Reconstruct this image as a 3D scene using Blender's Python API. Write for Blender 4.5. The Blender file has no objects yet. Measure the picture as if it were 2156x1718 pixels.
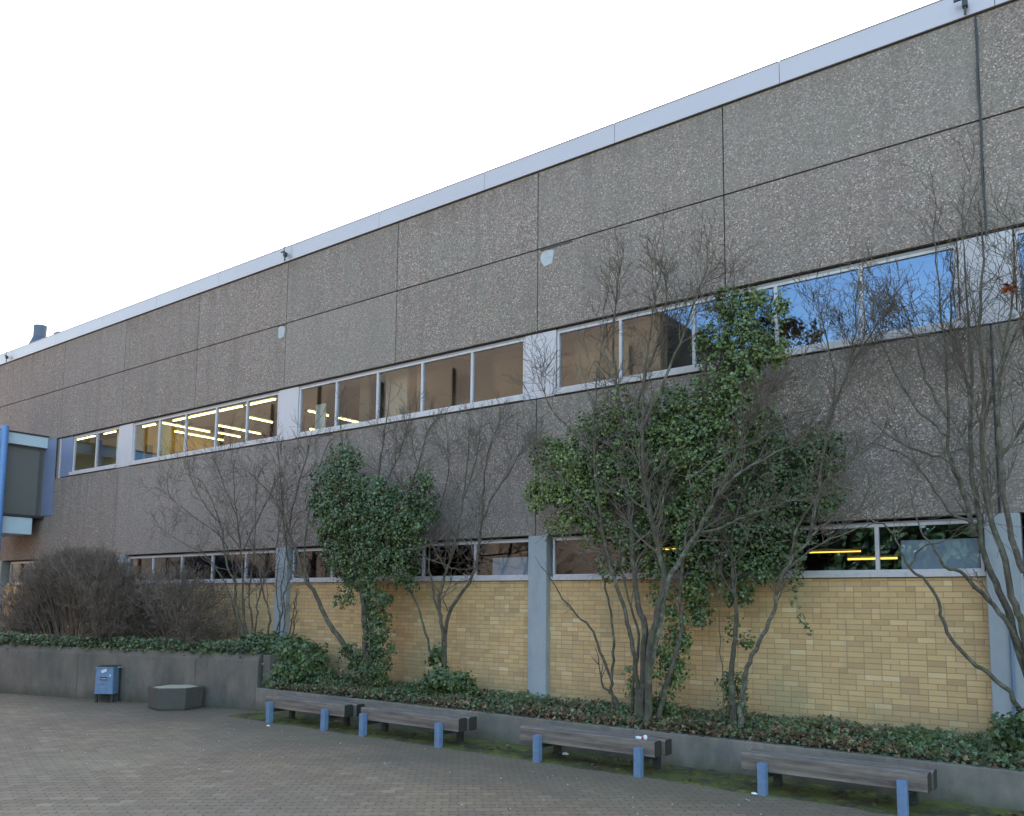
import bpy, math, random
from mathutils import Vector, Matrix, noise
R = math.radians
scene = bpy.context.scene
col = scene.collection

# ---------------------------------------------------------------- camera, sky, sun
CAM = Vector((0, 0, 2.45))
RX = Vector((0.80329066, 0.59549862, 0.01027233))
UP = Vector((0.0523593, -0.08778905, 0.99476208))
FW = Vector((-0.59328124, 0.79854523, 0.10170002))
F, PX, PY = 1770.0, 1078.0, 1087.87          # focal length and principal point, in the 2156 px wide picture
cd = bpy.data.cameras.new('camera')
cam = bpy.data.objects.new('camera', cd)
col.objects.link(cam)
m = Matrix((RX, UP, -FW)).transposed().to_4x4()
m.translation = CAM
cam.matrix_world = m
cd.sensor_width = 36
cd.lens = F / 2156 * 36
cd.shift_y = (PY - 859) / 2156
cd.clip_end = 3000
scene.camera = cam

SUN_EL, SUN_AZ = 17.0, -24.0                 # azimuth from +Y (behind the building), negative = to the left
w = bpy.data.worlds.new('World'); scene.world = w
w.use_nodes = True
nt = w.node_tree
sky = nt.nodes.new('ShaderNodeTexSky')
sky.sky_type = 'NISHITA'
sky.sun_disc = False
sky.sun_elevation = R(SUN_EL)
sky.sun_rotation = R(SUN_AZ)
sky.air_density = 1.3
sky.dust_density = 1.5
sky.ozone_density = 1.4
nt.links.new(sky.outputs[0], nt.nodes['Background'].inputs[0])
nt.nodes['Background'].inputs[1].default_value = 0.14
sd = bpy.data.lights.new('sun', 'SUN')
sd.energy = 3.0
sd.angle = R(0.5)
sd.color = (1, 0.93, 0.82)
sun = bpy.data.objects.new('sun', sd)
col.objects.link(sun)
sdir = Vector((math.sin(R(SUN_AZ)) * math.cos(R(SUN_EL)), math.cos(R(SUN_AZ)) * math.cos(R(SUN_EL)), math.sin(R(SUN_EL))))
sun.rotation_euler = sdir.to_track_quat('Z', 'Y').to_euler()
sun.location = (-10, 30, 30)
vs = scene.view_settings
vs.view_transform = 'Standard'; vs.look = 'None'; vs.gamma = 1; vs.use_curve_mapping = False
vs.exposure = 2.4

# ---------------------------------------------------------------- helpers
def at(x, y, Y):
    d = FW + RX * ((x - PX) / F) + UP * ((PY - y) / F)
    return CAM + d * (Y / d.y)
def gr(x, y, z=0.0):
    d = FW + RX * ((x - PX) / F) + UP * ((PY - y) / F)
    return CAM + d * ((z - CAM.z) / d.z)

def tag(o, label=None, cat=None, group=None, kind=None):
    if label: o['label'] = label
    if cat: o['category'] = cat
    if group: o['group'] = group
    if kind: o['kind'] = kind
    return o
def thing(name, label, cat, loc=(0, 0, 0), group=None):
    o = bpy.data.objects.new(name, None); col.objects.link(o)
    o.location = loc; o.empty_display_size = .2
    return tag(o, label, cat, group)
def wpos(o):
    p = Vector((0, 0, 0))
    while o is not None:
        p += Vector(o.location); o = o.parent
    return p

class MB:
    def __init__(s): s.v = []; s.f = []; s.mi = []
    def add(s, vs, fs, mi=0):
        n = len(s.v)
        s.v.extend(vs)
        for f in fs: s.f.append(tuple(i + n for i in f)); s.mi.append(mi)
    def box(s, a, b, mi=0):
        x0, y0, z0 = a; x1, y1, z1 = b
        s.add([(x0,y0,z0),(x1,y0,z0),(x1,y1,z0),(x0,y1,z0),(x0,y0,z1),(x1,y0,z1),(x1,y1,z1),(x0,y1,z1)],
              [(0,3,2,1),(4,5,6,7),(0,1,5,4),(1,2,6,5),(2,3,7,6),(3,0,4,7)], mi)
        return s
    def prism(s, pts, z0, z1, mi=0):         # pts: ccw list of (x,y)
        n = len(pts)
        s.add([(x, y, z0) for x, y in pts] + [(x, y, z1) for x, y in pts],
              [tuple(range(n))[::-1], tuple(range(n, 2*n))] + [(i, (i+1) % n, n + (i+1) % n, n + i) for i in range(n)], mi)
        return s
    def rings(s, rings, mi=0, cap=True):
        n = len(rings[0]); base = len(s.v)
        for r in rings: s.v.extend(r)
        for k in range(len(rings) - 1):
            for i in range(n):
                a = base + k*n + i; b = base + k*n + (i+1) % n
                s.f.append((a, b, b + n, a + n)); s.mi.append(mi)
        if cap:
            s.f.append(tuple(base + i for i in range(n))[::-1]); s.mi.append(mi)
            s.f.append(tuple(base + (len(rings)-1)*n + i for i in range(n))); s.mi.append(mi)
        return s
    def cyl(s, c, r0, r1, z0, z1, n=20, mi=0):
        return s.rings([[(c[0] + r*math.cos(6.28318*i/n), c[1] + r*math.sin(6.28318*i/n), z) for i in range(n)] for r, z in ((r0, z0), (r1, z1))], mi)
    def tube(s, pts, rad, n=5, mi=0):
        rings = []
        prev = None
        for k, p in enumerate(pts):
            d = (pts[min(k+1, len(pts)-1)] - pts[max(k-1, 0)])
            if d.length < 1e-6: d = Vector((0, 0, 1))
            d.normalize()
            if prev is None:
                a = d.orthogonal().normalized()
            else:
                a = prev - d * prev.dot(d)
                a = a.normalized() if a.length > 1e-5 else d.orthogonal().normalized()
            prev = a
            b = d.cross(a)
            r = rad[k]
            rings.append([tuple(p + a*(r*math.cos(6.28318*i/n)) + b*(r*math.sin(6.28318*i/n))) for i in range(n)])
        return s.rings(rings, mi, cap=False)
    def build(s, name, mats, parent=None, bevel=0, smooth=False, origin=None):
        off = wpos(parent) if parent else Vector(origin or (0, 0, 0))
        me = bpy.data.meshes.new(name)
        me.from_pydata([(x - off.x, y - off.y, z - off.z) for x, y, z in s.v], [], s.f)
        if not isinstance(mats, (list, tuple)): mats = [mats]
        for mt in mats: me.materials.append(mt)
        if len(mats) > 1: me.polygons.foreach_set('material_index', s.mi)
        if smooth: me.polygons.foreach_set('use_smooth', [True] * len(me.polygons))
        me.update()
        o = bpy.data.objects.new(name, me); col.objects.link(o)
        if parent: o.parent = parent
        elif origin: o.location = origin
        if bevel:
            b = o.modifiers.new('bevel', 'BEVEL'); b.width = bevel; b.segments = 2; b.limit_method = 'ANGLE'
        return o

# ---------------------------------------------------------------- materials
class NT:
    def __init__(s, name):
        s.m = bpy.data.materials.new(name); s.m.use_nodes = True
        s.t = s.m.node_tree; s.b = s.t.nodes['Principled BSDF']; s.out = s.t.nodes['Material Output']
        s.tc = s.t.nodes.new('ShaderNodeTexCoord')
        s.obj = s.tc.outputs['Object']
    def n(s, ty, **kw):
        nd = s.t.nodes.new(ty)
        for k, v in kw.items(): setattr(nd, k, v)
        return nd
    def l(s, a, b): s.t.links.new(a, b)
    def put(s, sock, v):
        if isinstance(v, bpy.types.NodeSocket): s.l(v, sock)
        else: sock.default_value = v
    def math(s, op, a, b=0.0, c=None, clamp=False):
        nd = s.n('ShaderNodeMath', operation=op, use_clamp=clamp)
        s.put(nd.inputs[0], a); s.put(nd.inputs[1], b)
        if c is not None: s.put(nd.inputs[2], c)
        return nd.outputs[0]
    def mix(s, fac, a, b, bt='MIX'):
        nd = s.n('ShaderNodeMix', data_type='RGBA', blend_type=bt)
        s.put(nd.inputs[0], fac)
        s.put(nd.inputs[6], a if isinstance(a, bpy.types.NodeSocket) else (*a, 1) if len(a) == 3 else a)
        s.put(nd.inputs[7], b if isinstance(b, bpy.types.NodeSocket) else (*b, 1) if len(b) == 3 else b)
        return nd.outputs[2]
    def noise(s, scale, detail=4, rough=.55, vec=None, stretch=None):
        nd = s.n('ShaderNodeTexNoise'); nd.inputs['Scale'].default_value = scale
        nd.inputs['Detail'].default_value = detail; nd.inputs['Roughness'].default_value = rough
        v = vec or s.obj
        if stretch:
            mp = s.n('ShaderNodeMapping'); mp.inputs['Scale'].default_value = stretch; s.l(v, mp.inputs[0]); v = mp.outputs[0]
        s.l(v, nd.inputs['Vector'])
        return nd.outputs['Fac']
    def ramp(s, fac, stops):
        nd = s.n('ShaderNodeValToRGB'); s.l(fac, nd.inputs[0])
        el = nd.color_ramp.elements
        while len(el) > 1: el.remove(el[-1])
        for i, (p, c) in enumerate(stops):
            e = el[0] if i == 0 else el.new(p)
            e.position = p; e.color = (*c, 1) if len(c) == 3 else c
        return nd.outputs[0]
    def rng(s, v, a, b, c=0.0, d=1.0):
        nd = s.n('ShaderNodeMapRange'); s.l(v, nd.inputs[0])
        for i, x in enumerate((a, b, c, d)): nd.inputs[i+1].default_value = x
        return nd.outputs[0]
    def bump(s, h, strength=.3, dist=.01):
        nd = s.n('ShaderNodeBump'); nd.inputs['Strength'].default_value = strength
        nd.inputs['Distance'].default_value = dist; s.l(h, nd.inputs['Height'])
        s.l(nd.outputs[0], s.b.inputs['Normal'])
    def base(s, c): s.put(s.b.inputs['Base Color'], c if isinstance(c, bpy.types.NodeSocket) else (*c, 1))
    def rough(s, r): s.put(s.b.inputs['Roughness'], r)

def plain(name, c, rough=.6, metal=0, var=.12, sc=3, bump=0, dirt=None):
    t = NT(name)
    nz = t.noise(sc, 6, .65)
    cc = t.mix(t.rng(nz, .25, .75), tuple(x*(1-var) for x in c), tuple(min(1, x*(1+var)) for x in c))
    if dirt:
        d = t.noise(sc*1.7, 8, .75, stretch=(1, 1, .25))
        cc = t.mix(t.rng(d, .5, .72, 0, .65), cc, dirt)
    t.base(cc); t.rough(rough); t.b.inputs['Metallic'].default_value = metal
    if bump: t.bump(t.noise(sc*30, 3), bump, .004)
    return t.m

def mat_aggregate():
    t = NT('exposed_aggregate_concrete')
    vo = t.n('ShaderNodeTexVoronoi'); vo.inputs['Scale'].default_value = 48; t.l(t.obj, vo.inputs['Vector'])
    sep = t.n('ShaderNodeSeparateColor'); t.l(vo.outputs['Color'], sep.inputs[0])
    stone = t.ramp(sep.outputs[0], [(0, (.115, .092, .078)), (.2, (.215, .176, .152)), (.5, (.315, .268, .236)), (.8, (.40, .35, .315)), (.93, (.51, .46, .425)), (1, (.82, .78, .75))])
    tint = t.ramp(sep.outputs[1], [(0, (1.10, .92, .88)), (.5, (1.03, .95, .98)), (1, (.94, .97, 1.0))])
    c = t.mix(1.0, stone, tint, 'MULTIPLY')
    edge = t.rng(vo.outputs['Distance'], .0, .75)
    c = t.mix(t.rng(vo.outputs['Distance'], .45, .8, 0, .6), c, (.12, .098, .082))
    fn = t.noise(70, 4, .75)
    c = t.mix(t.rng(fn, .32, .62, .38, 0), c, (.13, .105, .09))
    big = t.noise(.45, 5, .6)
    c = t.mix(t.rng(big, .3, .7, 0, .22), c, (.16, .13, .115))
    pur = t.noise(.8, 5, .65)
    c = t.mix(t.rng(pur, .45, .7, 0, .30), c, (.225, .17, .17))
    grn = t.noise(1.05, 5, .65, stretch=(1.0, 1, .8))
    c = t.mix(t.rng(grn, .48, .72, 0, .38), c, (.20, .215, .18))
    st = t.noise(1.6, 7, .7, stretch=(1.6, 1, .12))
    c = t.mix(t.rng(st, .48, .72, 0, .5), c, (.135, .115, .104))
    sxz = t.n('ShaderNodeSeparateXYZ'); t.l(t.obj, sxz.inputs[0])
    run = t.math('MULTIPLY', t.rng(sxz.outputs[2], 10.7, 11.3, 0, 1), t.rng(t.noise(2.2, 5, .7, stretch=(2.5, 1, .1)), .42, .62, 0, .5))
    run2 = t.math('MULTIPLY', t.rng(sxz.outputs[2], 5.7, 6.5, 0, 1), t.rng(t.noise(2.6, 5, .7, stretch=(2.5, 1, .1)), .45, .62, 0, .45))
    run2 = t.math('MULTIPLY', run2, t.rng(sxz.outputs[2], 6.5, 6.52, 1, 0))
    c = t.mix(run, c, (.12, .09, .07)); c = t.mix(run2, c, (.12, .105, .09))
    oi = t.n('ShaderNodeObjectInfo')
    c = t.mix(t.rng(oi.outputs['Random'], 0, 1, 0, .3), c, (.17, .15, .135))
    c = t.mix(t.rng(oi.outputs['Random'], .6, 1, 0, .16), c, (.40, .36, .33))
    t.base(c); t.rough(.9)
    t.bump(t.math('SUBTRACT', 1.0, edge), .6, .008)
    return t.m

def mat_brick():
    t = NT('buff_brick')
    sx = t.n('ShaderNodeSeparateXYZ'); t.l(t.obj, sx.inputs[0])
    X, Z = sx.outputs[0], sx.outputs[2]
    rowf = t.math('DIVIDE', Z, .0834)
    row = t.math('FLOOR', rowf)
    v = t.math('SUBTRACT', rowf, row)
    wn = t.n('ShaderNodeTexWhiteNoise', noise_dimensions='1D'); t.l(row, wn.inputs['W'])
    # every row: stretcher, header, stretcher, stretcher; shifted per row on a 1/8 m grid
    sh = t.math('DIVIDE', t.math('FLOOR', t.math('MULTIPLY', wn.outputs['Value'], 7.0)), 7.0)
    u = t.math('ADD', t.math('DIVIDE', X, .875), sh)
    un = t.math('FLOOR', u)
    f = t.math('MULTIPLY', t.math('SUBTRACT', u, un), .875)
    g1 = t.math('GREATER_THAN', f, .25); g2 = t.math('GREATER_THAN', f, .375); g3 = t.math('GREATER_THAN', f, .625)
    start = t.math('ADD', t.math('ADD', t.math('MULTIPLY', g1, .25), t.math('MULTIPLY', g2, .125)), t.math('MULTIPLY', g3, .25))
    wid = t.math('ADD', t.math('SUBTRACT', .25, t.math('MULTIPLY', g1, .125)), t.math('MULTIPLY', g2, .125))
    a = t.math('SUBTRACT', f, start)
    b = t.math('SUBTRACT', wid, a)
    ex = t.math('MINIMUM', a, b)
    vz = t.math('MULTIPLY', t.math('MINIMUM', v, t.math('SUBTRACT', 1.0, v)), .0834)
    wob = t.math('MULTIPLY', t.math('SUBTRACT', t.noise(25, 3), .5), .006)
    e = t.math('ADD', t.math('MINIMUM', ex, vz), wob)
    mort = t.rng(e, .0035, .0075, 1, 0)
    seg = t.math('ADD', t.math('ADD', t.math('MULTIPLY', un, 4.0), g1), t.math('ADD', g2, g3))
    cv = t.n('ShaderNodeCombineXYZ'); t.l(seg, cv.inputs[0]); t.l(row, cv.inputs[1])
    w2 = t.n('ShaderNodeTexWhiteNoise', noise_dimensions='2D'); t.l(cv.outputs[0], w2.inputs['Vector'])
    c = t.ramp(w2.outputs['Value'], [(0, (.44, .30, .17)), (.08, (.53, .36, .20)), (.5, (.60, .415, .23)), (.9, (.64, .45, .255)), (.97, (.68, .51, .31)), (1, (.72, .58, .38))])
    fine = t.noise(60, 5, .7)
    c = t.mix(t.rng(fine, .3, .75, 0, .3), c, (.30, .225, .13))
    c = t.mix(t.rng(t.noise(.8, 4), .35, .7, 0, .25), c, (.30, .25, .16))
    g = t.noise(.55, 4, .6, stretch=(1.2, 1, .8))
    c = t.mix(t.rng(g, .55, .72, 0, .45), c, (.27, .29, .18))
    dmp = t.math('MULTIPLY', t.rng(t.math('ADD', Z, t.math('MULTIPLY', t.noise(1.8, 5, .7), -.7)), .25, .75, .6, 0), 1.0)
    c = t.mix(dmp, c, (.27, .23, .14))
    drt = t.rng(t.noise(1.3, 7, .75, stretch=(1.5, 1, .35)), .52, .72, 0, .35)
    c = t.mix(drt, c, (.28, .22, .14))
    pm = t.math('MULTIPLY', t.rng(t.math('ABSOLUTE', t.math('ADD', X, 16.25)), .60, .80, 1, 0), t.rng(Z, 1.25, 1.55, 0, 1))
    pm = t.math('MULTIPLY', t.math('MULTIPLY', pm, t.rng(Z, 2.60, 2.68, 1, 0)), t.rng(t.noise(3, 4), .25, .45))
    mort2 = t.math('MULTIPLY', mort, t.math('SUBTRACT', 1.0, t.math('MULTIPLY', pm, .92)))
    c = t.mix(1.0, c, (1.08, 1.0, .88), 'MULTIPLY')
    c = t.mix(t.math('MULTIPLY', pm, .8), c, (.54, .39, .21))
    c = t.mix(t.math('MULTIPLY', mort2, .7), c, (.24, .185, .125))
    t.base(c); t.rough(.85)
    h = t.math('SUBTRACT', t.math('MULTIPLY', fine, .15), mort2)
    t.bump(h, .6, .006)
    return t.m

def mat_paving():
    t = NT('interlocking_pavers')
    mp = t.n('ShaderNodeMapping'); mp.inputs['Rotation'].default_value = (0, 0, R(-40)); t.l(t.obj, mp.inputs[0])
    sx = t.n('ShaderNodeSeparateXYZ'); t.l(mp.outputs[0], sx.inputs[0])
    X, Y = sx.outputs[0], sx.outputs[1]
    W, H = .20, .165
    # double-T pavers: straight long seams, bulging cross seams
    rf = t.math('DIVIDE', t.math('ADD', Y, 200.0), H)
    row = t.math('FLOOR', rf); v = t.math('SUBTRACT', rf, row)
    tri = t.math('PINGPONG', v, .5)
    odd = t.math('MODULO', row, 2.0)
    uf = t.math('ADD', t.math('DIVIDE', t.math('ADD', X, 200.0), W), t.math('MULTIPLY', odd, .5))
    bul = t.math('MULTIPLY', t.math('SUBTRACT', tri, .25), .28)
    par = t.math('MODULO', t.math('FLOOR', uf), 2.0)
    uf = t.math('ADD', uf, bul)
    un = t.math('FLOOR', uf); u = t.math('SUBTRACT', uf, un)
    eu = t.math('MULTIPLY', t.math('MINIMUM', u, t.math('SUBTRACT', 1.0, u)), W)
    ev = t.math('MULTIPLY', t.math('MINIMUM', v, t.math('SUBTRACT', 1.0, v)), H)
    wb = t.math('MULTIPLY', t.math('SUBTRACT', t.noise(14, 3), .5), .010)
    e = t.math('ADD', t.math('MINIMUM', eu, ev), wb)
    line = t.math('MULTIPLY', t.rng(e, .001, .007, 1, 0), .55)
    dot = t.rng(t.math('ADD', t.math('ADD', eu, ev), wb), .014, .034, 1, 0)
    gap = t.math('MAXIMUM', line, dot)
    cv = t.n('ShaderNodeCombineXYZ'); t.l(un, cv.inputs[0]); t.l(row, cv.inputs[1])
    w2 = t.n('ShaderNodeTexWhiteNoise', noise_dimensions='2D'); t.l(cv.outputs[0], w2.inputs['Vector'])
    c = t.ramp(w2.outputs['Value'], [(0, (.29, .185, .108)), (.5, (.355, .23, .136)), (.9, (.40, .262, .156)), (1, (.48, .34, .215))])
    fine = t.noise(90, 4, .7)
    c = t.mix(t.rng(fine, .3, .7, 0, .3), c, (.19, .13, .09))
    c = t.mix(t.rng(t.noise(.5, 5, .6), .35, .65, 0, .55), c, (.21, .135, .10))
    c = t.mix(t.rng(t.noise(.33, 5, .65), .45, .75, 0, .5), c, (.44, .34, .20))
    c = t.mix(t.rng(t.noise(2.6, 6, .7), .5, .75, 0, .4), c, (.17, .125, .09))
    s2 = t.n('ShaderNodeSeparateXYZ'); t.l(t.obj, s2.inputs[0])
    wall_shade = t.rng(t.math('ADD', s2.outputs[1], t.math('MULTIPLY', t.noise(.7, 5), 2.5)), 9.6, 11.6, 0, .75)
    c = t.mix(wall_shade, c, (.14, .11, .075))  # ambient shade towards the planter wall, painted into the paver colour
    gapv = t.math('MULTIPLY', gap, t.rng(t.noise(1.3, 5, .7), .3, .6, .5, 1.0))
    c = t.mix(gapv, c, (.035, .027, .02))
    t.base(c); t.rough(.8)
    t.bump(t.math('SUBTRACT', t.math('MULTIPLY', fine, .1), gapv), .8, .01)
    return t.m

def mat_wallconc(name='stained_concrete', k=1.0):
    t = NT(name)
    c = t.mix(t.rng(t.noise(2.2, 7, .65), .3, .7), (.085*k, .074*k, .064*k), (.145*k, .125*k, .105*k))
    c = t.mix(t.rng(t.noise(.6, 4, .6), .45, .65, 0, .45), c, (.17*k, .145*k, .125*k))
    st = t.noise(1.6, 9, .75, stretch=(1.0, 1.0, .35))
    c = t.mix(t.rng(st, .42, .68, 0, .7), c, (.046*k, .045*k, .045*k))
    g = t.noise(1.1, 5, .6)
    c = t.mix(t.rng(g, .5, .7, 0, .5), c, (.05, .065, .052))
    sp = t.noise(45, 4, .7)
    c = t.mix(t.rng(sp, .62, .75, 0, .5), c, (.30, .29, .28))
    sx = t.n('ShaderNodeSeparateXYZ'); t.l(t.obj, sx.inputs[0])
    lo = t.rng(t.math('ADD', sx.outputs[2], t.math('MULTIPLY', t.noise(3, 4), -.25)), -.1, .12, .6, 0)
    c = t.mix(lo, c, (.05, .06, .035))
    t.base(c); t.rough(.9); t.bump(t.noise(30, 6, .7), .4, .01)
    return t.m

def mat_timber():
    t = NT('weathered_timber')
    g = t.noise(9, 8, .7, stretch=(.12, 1.6, 1.6))
    c = t.ramp(g, [(.25, (.05, .038, .031)), (.42, (.135, .105, .09)), (.58, (.215, .178, .152)), (.75, (.32, .275, .235))])
    c = t.mix(t.rng(t.noise(1.6, 5, .7), .5, .7, 0, .5), c, (.075, .06, .052))
    c = t.mix(t.rng(t.noise(3.2, 5, .7), .58, .72, 0, .35), c, (.10, .12, .07))
    t.base(c); t.rough(.85); t.bump(g, .8, .01)
    return t.m

def mat_leaf(name, cols, rough=.38, spec=.5):
    t = NT(name)
    gi = t.n('ShaderNodeNewGeometry')
    r = gi.outputs['Random Per Island']
    c = t.ramp(r, cols)
    cl = t.noise(2.3, 4, .6)
    c = t.mix(t.rng(cl, .35, .65, .0, .45), c, tuple(x*.45 for x in cols[0][1]))
    t.base(c); t.rough(rough); t.b.inputs['Specular IOR Level'].default_value = spec
    return t.m

def mat_bark(name, c0, c1, lich=0.0):
    t = NT(name)
    n1 = t.noise(14, 6, .7, stretch=(1, 1, .35))
    c = t.mix(t.rng(n1, .35, .65), c0, c1)
    g = t.noise(3.2, 4)
    c = t.mix(t.rng(g, .45, .65, 0, .5), c, (.085, .10, .05))
    if lich:
        l = t.noise(7, 5, .7)
        c = t.mix(t.rng(l, .52, .60, 0, lich), c, (.33, .36, .31))
    t.base(c); t.rough(.95); t.bump(n1, 1.0, .025)
    return t.m

def mat_glass(name, refl=2.0, tint=(.72, .76, .76)):
    m = bpy.data.materials.new(name); m.use_nodes = True
    t = m.node_tree; t.nodes.clear()
    out = t.nodes.new('ShaderNodeOutputMaterial'); mx = t.nodes.new('ShaderNodeMixShader')
    gl = t.nodes.new('ShaderNodeBsdfGlossy'); gl.inputs['Roughness'].default_value = .015
    gl.inputs['Color'].default_value = (.46, .66, 1, 1)
    tr = t.nodes.new('ShaderNodeBsdfTransparent'); tr.inputs['Color'].default_value = (*tint, 1)
    ge = t.nodes.new('ShaderNodeNewGeometry'); dt = t.nodes.new('ShaderNodeVectorMath'); dt.operation = 'DOT_PRODUCT'
    t.links.new(ge.outputs['Incoming'], dt.inputs[0]); t.links.new(ge.outputs['Normal'], dt.inputs[1])
    def mt(op, a_, b_, clamp=False):
        nd = t.nodes.new('ShaderNodeMath'); nd.operation = op; nd.use_clamp = clamp
        for i_, v_ in enumerate((a_, b_)):
            if isinstance(v_, float): nd.inputs[i_].default_value = v_
            elif v_ is not None: t.links.new(v_, nd.inputs[i_])
        return nd.outputs[0]
    c_ = mt('ABSOLUTE', dt.outputs['Value'], None)
    fac = mt('ADD', mt('MULTIPLY', mt('POWER', mt('SUBTRACT', 1.0, c_), 5.0), 1.0 - refl), refl, True)   # Schlick
    tc = t.nodes.new('ShaderNodeTexCoord'); nz = t.nodes.new('ShaderNodeTexNoise'); nz.inputs['Scale'].default_value = .8
    bp = t.nodes.new('ShaderNodeBump'); bp.inputs['Strength'].default_value = .01; bp.inputs['Distance'].default_value = .004
    t.links.new(tc.outputs['Object'], nz.inputs['Vector']); t.links.new(nz.outputs['Fac'], bp.inputs['Height'])
    t.links.new(bp.outputs[0], gl.inputs['Normal'])
    t.links.new(fac, mx.inputs[0])
    t.links.new(tr.outputs[0], mx.inputs[1]); t.links.new(gl.outputs[0], mx.inputs[2]); t.links.new(mx.outputs[0], out.inputs[0])
    return m

def mat_emit(name, c, s):
    t = NT(name); t.base(c)
    t.b.inputs['Emission Color'].default_value = (*c, 1); t.b.inputs['Emission Strength'].default_value = s
    return t.m

M = dict(
    agg=mat_aggregate(), brick=mat_brick(), paving=mat_paving(), conc=mat_wallconc('stained_concrete', 1.3), timber=mat_timber(),
    rubber=plain('dark_joint', (.065, .06, .058), .8),
    dark=plain('dark_lining', (.03, .026, .024), .9),
    fascia=plain('aluminium_fascia', (.47, .42, .44), .3, .25, .04, .6),
    infill=plain('pale_infill_panel', (.50, .47, .51), .45, 0, .04, .8, dirt=(.40, .41, .44)),
    pillar=plain('grey_painted_pillar', (.32, .345, .38), .75, 0, .10, 2.0, .15, dirt=(.22, .24, .26)),
    frame=plain('white_window_frame', (.52, .48, .50), .5, 0, .06, 4, dirt=(.28, .28, .28)),
    framegrey=plain('grey_head_frame', (.26, .25, .26), .5, 0, .08, 4),
    bluepanel=plain('blue_grey_panel', (.17, .21, .33), .5, 0, .06, 1),
    bluepaint=plain('blue_paint', (.13, .21, .35), .55, 0, .22, 9, .25, dirt=(.16, .17, .18)),
    bluepost=plain('blue_column_paint', (.12, .26, .56), .4, 0, .06, 2),
    whiteband=plain('pale_blue_band', (.48, .58, .66), .45, 0, .05, 1.5),
    greyblind=plain('grey_blind', (.13, .128, .12), .6, 0, .06, 1),
    bindark=plain('dark_steel_and_shade', (.03, .035, .04), .5),
    sticker=plain('white_sticker', (.55, .62, .66), .6, 0, .15, 30),
    navy=plain('navy_sticker', (.012, .012, .05), .5),
    pink=plain('pale_lettering', (.60, .50, .60), .6),
    cyan=plain('round_sticker', (.36, .60, .68), .5),
    patch=plain('bare_mortar', (.40, .42, .45), .9, 0, .2, 9, .3),
    gravel=plain('pale_gravel', (.42, .35, .25), .9, 0, .35, 60, .6),
    soil=plain('soil', (.045, .035, .025), .95, 0, .4, 8, .5),
    bark=mat_bark('brown_bark', (.05, .04, .03), (.125, .10, .078), .2),
    barkpale=mat_bark('pale_lichen_bark', (.075, .066, .052), (.14, .125, .10), .4),
    twig=plain('fine_twigs', (.12, .088, .075), .9, 0, .3, 5),
    twiggrey=plain('grey_twigs', (.125, .10, .08), .9, 0, .3, 5),
    shrubtwig=plain('broom_twigs', (.165, .122, .098), .9, 0, .35, 4),
    roof=plain('roof_felt', (.08, .08, .085), .9),
    ventm=plain('vent_metal', (.08, .10, .145), .5, .4, .06, 2),
    ceil=plain('dark_ceiling', (.17, .11, .075), .8, 0, .05, 2),
    ochre=plain('ochre_wall', (.60, .40, .12), .8, 0, .05, 1),
    white=plain('white_wall', (.62, .62, .58), .8, 0, .04, 1),
    beige=plain('beige_wall', (.34, .31, .24), .8, 0, .04, 1),
    bluewall=plain('blue_wall', (.05, .17, .33), .7, 0, .05, 1),
    floor=plain('grey_floor', (.14, .13, .12), .7),
    curtain=plain('brown_curtain', (.16, .115, .07), .9, 0, .1, 1),
    tube=mat_emit('fluorescent_tube', (1, .88, .34), 1.9),
    tube2=mat_emit('yellow_tube', (1, .64, .10), .55),
    bay1=plain('bay_render_dark', (.10, .055, .028), .9, 0, .3, .3), bay2=plain('bay_render_tan', (.155, .085, .042), .9, 0, .3, .3), bay3=plain('bay_render_grey', (.07, .06, .055), .9, 0, .3, .3),
    film=plain('frosted_film', (.36, .45, .55), .5, 0, .06, 2),
    brownb=plain('brown_block_wall', (.13, .07, .034), .85, 0, .12, .6),
    darkwin=plain('dark_glazing', (.105, .057, .03), .95),
    glass=mat_glass('window_glass', .135, (.92, .94, .94)), glasslow=mat_glass('window_glass_lower', .09, (.85, .85, .85)),
    glassclear=mat_glass('clear_window_glass', .025, (.95, .96, .95)),
    paper=plain('white_paper', (.75, .76, .78), .7, 0, .1, 40),
    red=plain('red_print', (.5, .03, .06), .5), black=plain('black_rubbish', (.01, .01, .012), .4),
    rust=plain('rust_leaf', (.28, .06, .02), .8),
)
def mat_moss():
    t = NT('moss_and_dirt')
    c = t.mix(t.rng(t.noise(2.6, 7, .7), .4, .6), (.06, .05, .03), (.12, .135, .022))
    c = t.mix(t.rng(t.noise(5.5, 6, .7), .55, .68, 0, .85), c, (.22, .235, .03))
    c = t.mix(t.rng(t.noise(40, 4, .7), .55, .7, 0, .5), c, (.03, .022, .014))
    t.base(c); t.rough(.95); t.bump(t.noise(35, 6, .7), .8, .03)
    return t.m
M['moss'] = mat_moss()
M['endgrain'] = plain('dark_end_grain', (.035, .032, .026), .95, 0, .4, 20, .5, dirt=(.02, .03, .015))
M['conc2'] = mat_wallconc('weathered_concrete', 1.9)
M['ivy'] = mat_leaf('ivy_leaves', [(0, (.045, .07, .02)), (.4, (.085, .135, .035)), (.75, (.125, .185, .05)), (.93, (.18, .235, .075)), (1, (.30, .31, .13))])
M['ivyd'] = mat_leaf('dark_ivy_leaves', [(0, (.034, .056, .02)), (.4, (.062, .105, .033)), (.8, (.095, .148, .045)), (1, (.18, .225, .09))])
M['ivyy'] = mat_leaf('yellowish_ivy_leaves', [(0, (.06, .09, .02)), (.4, (.11, .165, .035)), (.75, (.16, .22, .05)), (1, (.28, .31, .12))])
M['dead'] = mat_leaf('dead_leaves', [(0, (.06, .035, .02)), (.4, (.12, .07, .038)), (.8, (.21, .13, .07)), (1, (.38, .29, .19))], .8, .2)

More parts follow.
